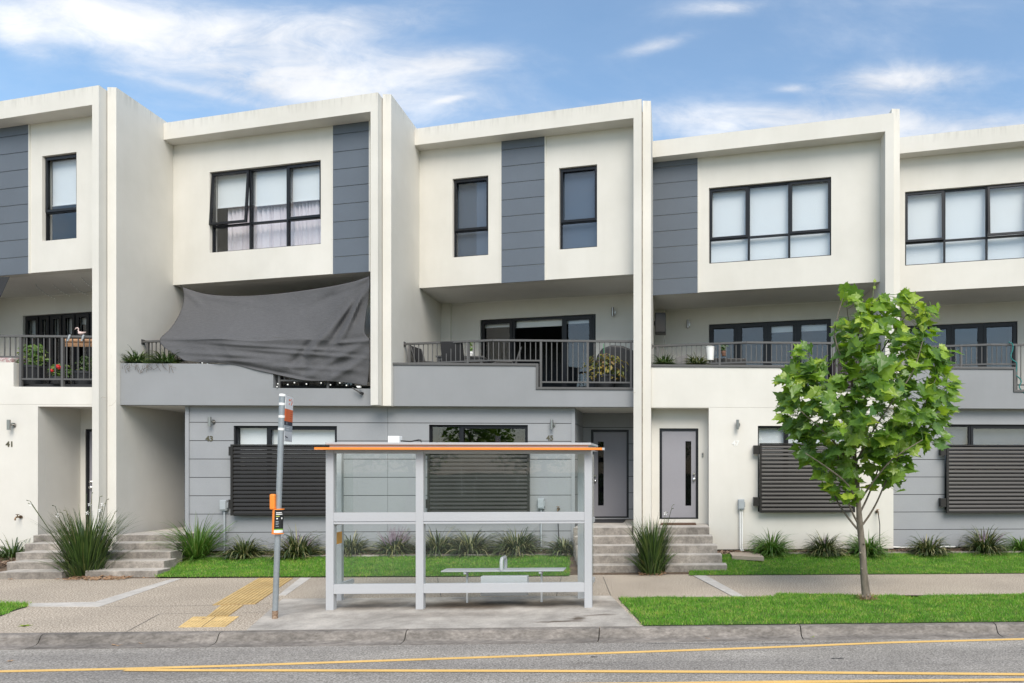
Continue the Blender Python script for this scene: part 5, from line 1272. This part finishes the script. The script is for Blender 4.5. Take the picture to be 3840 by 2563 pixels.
LIMBS = [[(3222,1972,0),(3200,1930,-.05),(3180,1880,-.1),(3160,1790,-.12),(3130,1660,-.2),(3090,1520,-.25),(3050,1400,-.3)],
         [(3215,1985,0),(3175,1935,.05),(3140,1880,.12),(3100,1780,.3),(3040,1660,.45),(2990,1560,.5)],
         [(3230,1975,0),(3262,1930,.02),(3290,1880,.0),(3330,1790,-.1),(3390,1680,-.2),(3450,1560,-.25),(3510,1420,-.3)],
         [(3222,1930,0),(3260,1850,.2),(3300,1740,.4),(3350,1600,.55),(3400,1430,.6)],
         [(3215,1800,0),(3160,1700,-.25),(3090,1620,-.5),(3000,1540,-.6)],
         [(3208,1740,0),(3260,1640,-.3),(3330,1530,-.5),(3420,1400,-.5),(3460,1280,-.45)],
         [(3200,1620,0),(3140,1500,.2),(3080,1400,.35),(3030,1330,.4)],
         [(3196,1520,0),(3260,1400,.2),(3330,1280,.3),(3400,1180,.3)],
         [(3194,1420,0),(3150,1330,-.2),(3130,1240,-.25),(3160,1120,-.25)],
         [(3190,1300,0),(3240,1220,-.1),(3280,1150,-.1),(3300,1110,-.1)],
         [(3220,1900,0),(3180,1820,-.35),(3110,1760,-.55),(3020,1700,-.6)],
         [(3224,1880,0),(3280,1800,-.35),(3350,1720,-.55),(3460,1650,-.6)]]
twigs = []
for l_ in LIMBS:
    Q = []; n = len(l_)
    for i in range(n-1):
        for k in range(5):
            t = k/5; p0,p1,p2,p3 = [T_(*l_[min(max(j,0),n-1)]) for j in (i-1,i,i+1,i+2)]
            Q.append(.5*((2*p1)+(p2-p0)*t+(2*p0-5*p1+4*p2-p3)*t*t+(3*p1-p0-3*p2+p3)*t**3))
    Q.append(T_(*l_[-1])); m_ = len(Q); tk.tube(Q,[.016*(1-.75*i/m_)+.002 for i in range(m_)],7); twigs += Q[m_//3:]
twigs += P_[35:]
OUT = [(3165,1085),(3232,1105),(3262,1130),(3290,1120),(3330,1125),(3350,1150),(3380,1105),(3420,1085),(3450,1125),(3525,1165),(3520,1250),(3480,1300),(3560,1300),(3598,1320),(3555,1370),(3610,1440),(3590,1500),(3605,1560),(3560,1600),(3570,1660),(3500,1690),(3440,1740),(3400,1800),(3385,1850),(3330,1850),(3300,1800),(3262,1840),(3240,1790),(3215,1895),(3150,1905),(3110,1850),(3060,1790),(2990,1735),(2965,1670),(2940,1600),(2900,1560),(2915,1500),(2900,1440),(2935,1400),(2985,1390),(2960,1320),(3010,1295),(3075,1305),(3105,1360),(3140,1330),(3120,1230),(3150,1160)]
OUT = [(3230+(x-3230)*.985, y) for x,y in OUT]
xs_a = np.array([p[0] for p in OUT]); ys_a = np.array([p[1] for p in OUT])
ctr = (3240,1520); rt = random.Random(77)
LEAF = [(0,0),(.13,-.10),(.34,-.17),(.30,-.04),(.46,.07),(.38,.15),(.55,.36),(.36,.36),(.30,.44),(.24,.60),(.13,.64),(.10,.78),(0,1.0),(-.10,.78),(-.13,.64),(-.24,.60),(-.30,.44),(-.36,.36),(-.55,.36),(-.38,.15),(-.46,.07),(-.30,-.04),(-.34,-.17),(-.13,-.10)]
def plane_leaf(mb, base, tip_dir, nrm, s, r_):
    t = tip_dir.normalized(); n = (nrm-t*nrm.dot(t)).normalized(); b = t.cross(n); cup = r_.uniform(-.25,.35); fo = r_.uniform(.05,.30); droop = r_.uniform(0,.35)
    def P3(u,v): return base+t*(v*s)+b*(u*s*1.0)+n*s*(abs(u)*fo+cup*u*u-droop*max(v,0)**2*.6+.03*math.sin(u*9+v*7))
    vs = [P3(u,v) for u,v in LEAF]+[P3(0,.28),P3(0,.62),P3(.2,.22),P3(-.2,.22)]; c0,c1,c2,c3 = 24,25,26,27
    fs = []
    for k in range(24):
        k2 = (k+1)%24
        if k in (11,12): hub = c1
        elif k in (9,10): hub = c1
        elif k in (13,14): hub = c1
        elif 3 <= k <= 8: hub = c2
        elif 15 <= k <= 20: hub = c3
        else: hub = c2 if k < 3 else c3
        fs.append((k,k2,hub))
    fs += [(9,c1,c2),(15,c3,c1),(0,c2,c0),(0,c0,c3),(c0,c2,c1),(c0,c1,c3)]
    mb.add(vs,fs)
crown = MB(); young = MB(); pet = MB(); placed = 0
tw = [(v.x,v.y,v.z) for v in twigs]; twa = np.array(tw)
while placed < 1350:
    px = rt.uniform(2890,3615); py = rt.uniform(1080,1910)
    if not inpoly(OUT,np.array([px]),np.array([py]))[0]: continue
    # thickness of the crown at this spot, from how deep inside the outline it lies
    dmin = min(math.hypot(px-a,py-b) for a,b in OUT); th_ = min(1.25,.18+dmin/F*11*1.05)
    dy = rt.uniform(-1,1)*th_; 
    if rt.random() < .25: dy = -abs(dy)
    # airy spots let the wall show through
    if math.sin(px*.021+1)*math.sin(py*.024+2)+math.sin(px*.05+py*.043) > .95 and rt.random() < .9: continue
    if py > 1700 and rt.random() < (py-1700)/480: continue
    c = T_(px,py,dy)
    j = int(np.argmin(((twa-np.array(c))**2).sum(1))); w_ = Vector(tw[j]); out = (c-Vector((TB.x,TB.y,c.z)))
    a = rt.uniform(0,6.28)
    tip = Vector((out.x*.8+math.cos(a)*.75, out.y*.8+math.sin(a)*.75-.15, rt.uniform(-.75,.35)))
    nr = Vector((rt.uniform(-.6,.6)+out.x*.25, rt.uniform(-1.1,.0)+out.y*.25, rt.uniform(.15,.95)))
    s = rt.choice((.14,.18,.22,.25,.29))*rt.uniform(.85,1.1)
    up_ = (1500-py)/420
    yg = rt.random() < min(.75,max(.05,.14+up_*.55)) or (dmin < 14 and rt.random() < .35)
    if yg: s *= .92
    b0 = c-tip.normalized()*s*.4
    plane_leaf(young if yg else crown, b0, tip, nr, s, rt)
    st = w_-b0
    if st.length > .28: w2 = b0+st.normalized()*.28
    else: w2 = w_
    pet.tube([b0,(b0+w2)/2+Vector((0,0,-.015)),w2],.0028,4,False)
    if rt.random() < .32 and st.length < .9: pet.tube([w2,(w2+w_)/2+Vector((0,0,-.03)),w_],[.004,.005,.006],4,False)
    placed += 1
# a lone shoot above the crown
sp_ = [T_(3262,1170,-.05),T_(3272,1120,-.05),T_(3277,1075,-.05),T_(3280,1058,-.05)]; pet.tube(sp_,[.008,.006,.005,.004],5)
plane_leaf(young,sp_[2],Vector((.2,0,-.3)),Vector((0,-1,.4)),.06,rt); plane_leaf(young,sp_[3],Vector((.05,0,.9)),Vector((0,-1,.2)),.06,rt)
tk.build('trunk',M['bark'],tr,smooth=True)
mb = MB(); strappy(mb,(TB.x,TB.y-.05,.01),70,.13,.7,.006,91,.9,1.2,4); mb.build('dry_tuft',M['deadleaf'],tr)
cr = crown.build('crown',M['leaf'],tr); young.build('young_leaves',M['leaf_young'],cr); pet.build('twigs',M['strap_light'],cr)

# ------------------------------------------------------------------ trees across the road, behind the viewer (they show in the glass)
def farleaf_tree(x, y, h, seed, label):
    r_ = random.Random(seed); e = empty('roadside_tree',(x,y,0),label,'tree','trees on the far side of the road'); mb = MB()
    mb.tube([(x,y,-.2),(x+.1,y,h*.25),(x-.05,y,h*.5),(x+.1,y,h*.8)],[.2,.16,.11,.04],8); cl = [(x+r_.uniform(-1,1)*h*.26,y+r_.uniform(-1,1)*h*.26,h*r_.uniform(.38,.92),h*r_.uniform(.10,.19)) for k in range(16)]
    for c in cl[:8]: mb.tube([(x,y,h*.33),((x+c[0])/2,(y+c[1])/2,c[2]*.72),c[:3]],[.07,.05,.02],5)
    mb.build('trunk',M['bark'],e,smooth=True); f_ = MB()
    for c in cl:
        for k in range(170):
            v = Vector((r_.gauss(0,1),r_.gauss(0,1),r_.gauss(0,1))).normalized()*c[3]*r_.uniform(.5,1.15); p_ = Vector(c[:3])+v
            a = Vector((r_.uniform(-1,1),r_.uniform(-1,1),r_.uniform(-1,1))).normalized(); b = a.orthogonal().normalized(); s = r_.uniform(.10,.22); f_.add([p_-a*s,p_-b*s*.5,p_+a*s,p_+b*s*.5],[(0,1,2,3)])
    f_.build('crown',M['leaf'],e); return e
for i,(x,y,h,lab) in enumerate([(-13.5,-15,7.0,'broad tree across the road facing number 41'),(-7.0,-17,8.0,'tall tree across the road facing number 43'),(-1.2,-15.5,6.4,'short round tree across the road facing the bus shelter'),(4.5,-17,7.6,'tree across the road facing the white wall of number 47'),(10.5,-15,7.0,'tree across the road facing the right end of the row')]):
    farleaf_tree(x,y,h,100+i,lab)
# ------------------------------------------------------------------ camera, sky, light
cam = bpy.data.cameras.new('camera'); co = bpy.data.objects.new('camera',cam); col.objects.link(co)
co.location = (0,0,EYE); co.rotation_euler = (R(90),0,-TH)
cam.sensor_width = 36; cam.lens = 36*F/3840; cam.shift_x = (1920-PX)/3840; cam.shift_y = (PY-1281.5)/3840
cam.clip_start = .1; cam.clip_end = 3000; scn.camera = co
SUN_AZ, SUN_EL = R(160), R(46)                 # azimuth from +Y clockwise: behind the camera, a little to the right
wd = bpy.data.worlds.new('World'); scn.world = wd; wd.use_nodes = True
nt = wd.node_tree; N = NT(wd); bg = nt.nodes['Background']
sky = N('ShaderNodeTexSky', sky_type='NISHITA'); sky.sun_disc = False; sky.sun_elevation = SUN_EL; sky.sun_rotation = SUN_AZ; sky.air_density = 1.0; sky.dust_density = .6; sky.ozone_density = 1.6
tc = N('ShaderNodeTexCoord'); sx = N('ShaderNodeSeparateXYZ'); N.l(tc.outputs['Generated'], sx.inputs[0])
def mth(op, a, b=None, c=None, clamp=False):
    n = N('ShaderNodeMath', operation=op, use_clamp=clamp)
    for i,v in enumerate((a,b,c)):
        if v is None: continue
        if isinstance(v,(int,float)): n.inputs[i].default_value = v
        else: N.l(v, n.inputs[i])
    return n.outputs[0]
ya = mth('MAXIMUM', mth('ABSOLUTE', sx.outputs[1]), .05); A = mth('DIVIDE', sx.outputs[0], ya); B = mth('DIVIDE', sx.outputs[2], ya)
# cloud field: soft streaked noise over the dome, thickened in a few banks
cv = N('ShaderNodeCombineXYZ'); N.l(A,cv.inputs[0]); N.l(B,cv.inputs[1]); N.l(mth('SIGN',sx.outputs[1]),cv.inputs[2])
def cn(rot, sc, scale, detail, rough, dist=0):
    mp = N('ShaderNodeMapping'); mp.inputs['Rotation'].default_value = (0,0,rot); mp.inputs['Scale'].default_value = sc; N.l(cv.outputs[0], mp.inputs[0])
    n = N('ShaderNodeTexNoise', i_Scale=scale, i_Detail=detail, i_Roughness=rough, i_Distortion=dist); N.l(mp.outputs[0], n.inputs['Vector']); return n.outputs['Fac']
n1 = cn(R(12),(1,2.0,1),3.2,9,.60,.35); n2 = cn(R(-14),(1,5.0,1),2.2,7,.6,.2)
def bank(px, py, rx, ry, rot, amp):
    a0 = ray(px); b0 = (PY-py)/F*(a0*ST+CT); rx /= F; ry /= F; c,s = math.cos(R(rot)),math.sin(R(rot))
    da = mth('SUBTRACT',A,a0); db = mth('SUBTRACT',B,b0)
    u = mth('DIVIDE',mth('ADD',mth('MULTIPLY',da,c),mth('MULTIPLY',db,s)),rx); v = mth('DIVIDE',mth('SUBTRACT',mth('MULTIPLY',db,c),mth('MULTIPLY',da,s)),ry)
    d = mth('ADD',mth('MULTIPLY',u,u),mth('MULTIPLY',v,v)); return mth('MULTIPLY',mth('POWER',2.71828,mth('MULTIPLY',d,-1.0)),amp)
n3 = cn(R(10),(1,2.6,1),8.5,10,.66,.7)
tot = 0.0
for b_ in ((900,170,640,150,-6,.66),(1120,320,300,75,-3,.50),(330,60,330,110,-20,.42),(1700,235,240,55,8,.42),(1450,60,420,70,8,.32),(3380,300,320,62,6,.72),(2960,335,60,14,5,.36),(2700,32,170,34,6,.46),(2460,170,150,30,16,.44),(3650,500,800,120,0,.52),(2700,440,700,60,0,.34),(3300,120,700,160,10,.10),(1900,330,500,80,6,.16),(60,110,130,80,-30,.45),(1690,372,60,12,14,.4),(700,330,420,18,-12,.22),(1500,470,2600,120,0,.20)):
    tot = mth('ADD',tot,bank(*b_))
tot = mth('MULTIPLY',tot,mth('MULTIPLY_ADD',n3,1.7,.12))
tot = mth('ADD',tot,mth('MULTIPLY',mth('SUBTRACT',n1,.5),.95))
tot = mth('ADD',tot,mth('MULTIPLY',mth('SUBTRACT',n2,.52),.45))
# the rest of the dome behind the viewer is mostly bright cloud
back = N('ShaderNodeMapRange', i_1=.15, i_2=-.35); N.l(sx.outputs[1], back.inputs[0]); tot = mth('ADD',tot,mth('MULTIPLY',back.outputs[0],.34))
cl = N('ShaderNodeMapRange', i_1=.0, i_2=.92, i_3=.10, interpolation_type='SMOOTHSTEP'); N.l(tot, cl.inputs[0])
skyc = N('ShaderNodeHueSaturation', i_Saturation=1.10, i_Value=1.28, i_Hue=.492); N.l(sky.outputs[0], skyc.inputs['Color'])
shade = ramp(N, n1, [(.30,(4.4,4.55,4.85)),(.66,(6.3,6.32,6.38))])
mx = N('ShaderNodeMix', data_type='RGBA'); N.l(mth('MULTIPLY',cl.outputs[0],.94), mx.inputs[0]); N.l(skyc.outputs[0], mx.inputs[6]); N.l(shade.outputs[0], mx.inputs[7])
N.l(mx.outputs[2], bg.inputs['Color']); bg.inputs['Strength'].default_value = .10
sl = bpy.data.lights.new('sun','SUN'); sl.energy = 2.4; sl.angle = R(40); sl.color = (1,.93,.83)
so3 = bpy.data.objects.new('sun',sl); col.objects.link(so3)
d = Vector((math.sin(SUN_AZ)*math.cos(SUN_EL), math.cos(SUN_AZ)*math.cos(SUN_EL), math.sin(SUN_EL)))
so3.rotation_euler = (-d).to_track_quat('-Z','Y').to_euler()
vs_ = scn.view_settings; vs_.view_transform = 'Standard'; vs_.look = 'None'; vs_.exposure = 0.83; vs_.gamma = 1.0
scn.render.engine = 'CYCLES'; scn.cycles.max_bounces = 10; scn.cycles.diffuse_bounces = 7; scn.cycles.transparent_max_bounces = 16; scn.cycles.caustics_reflective = False; scn.cycles.caustics_refractive = False
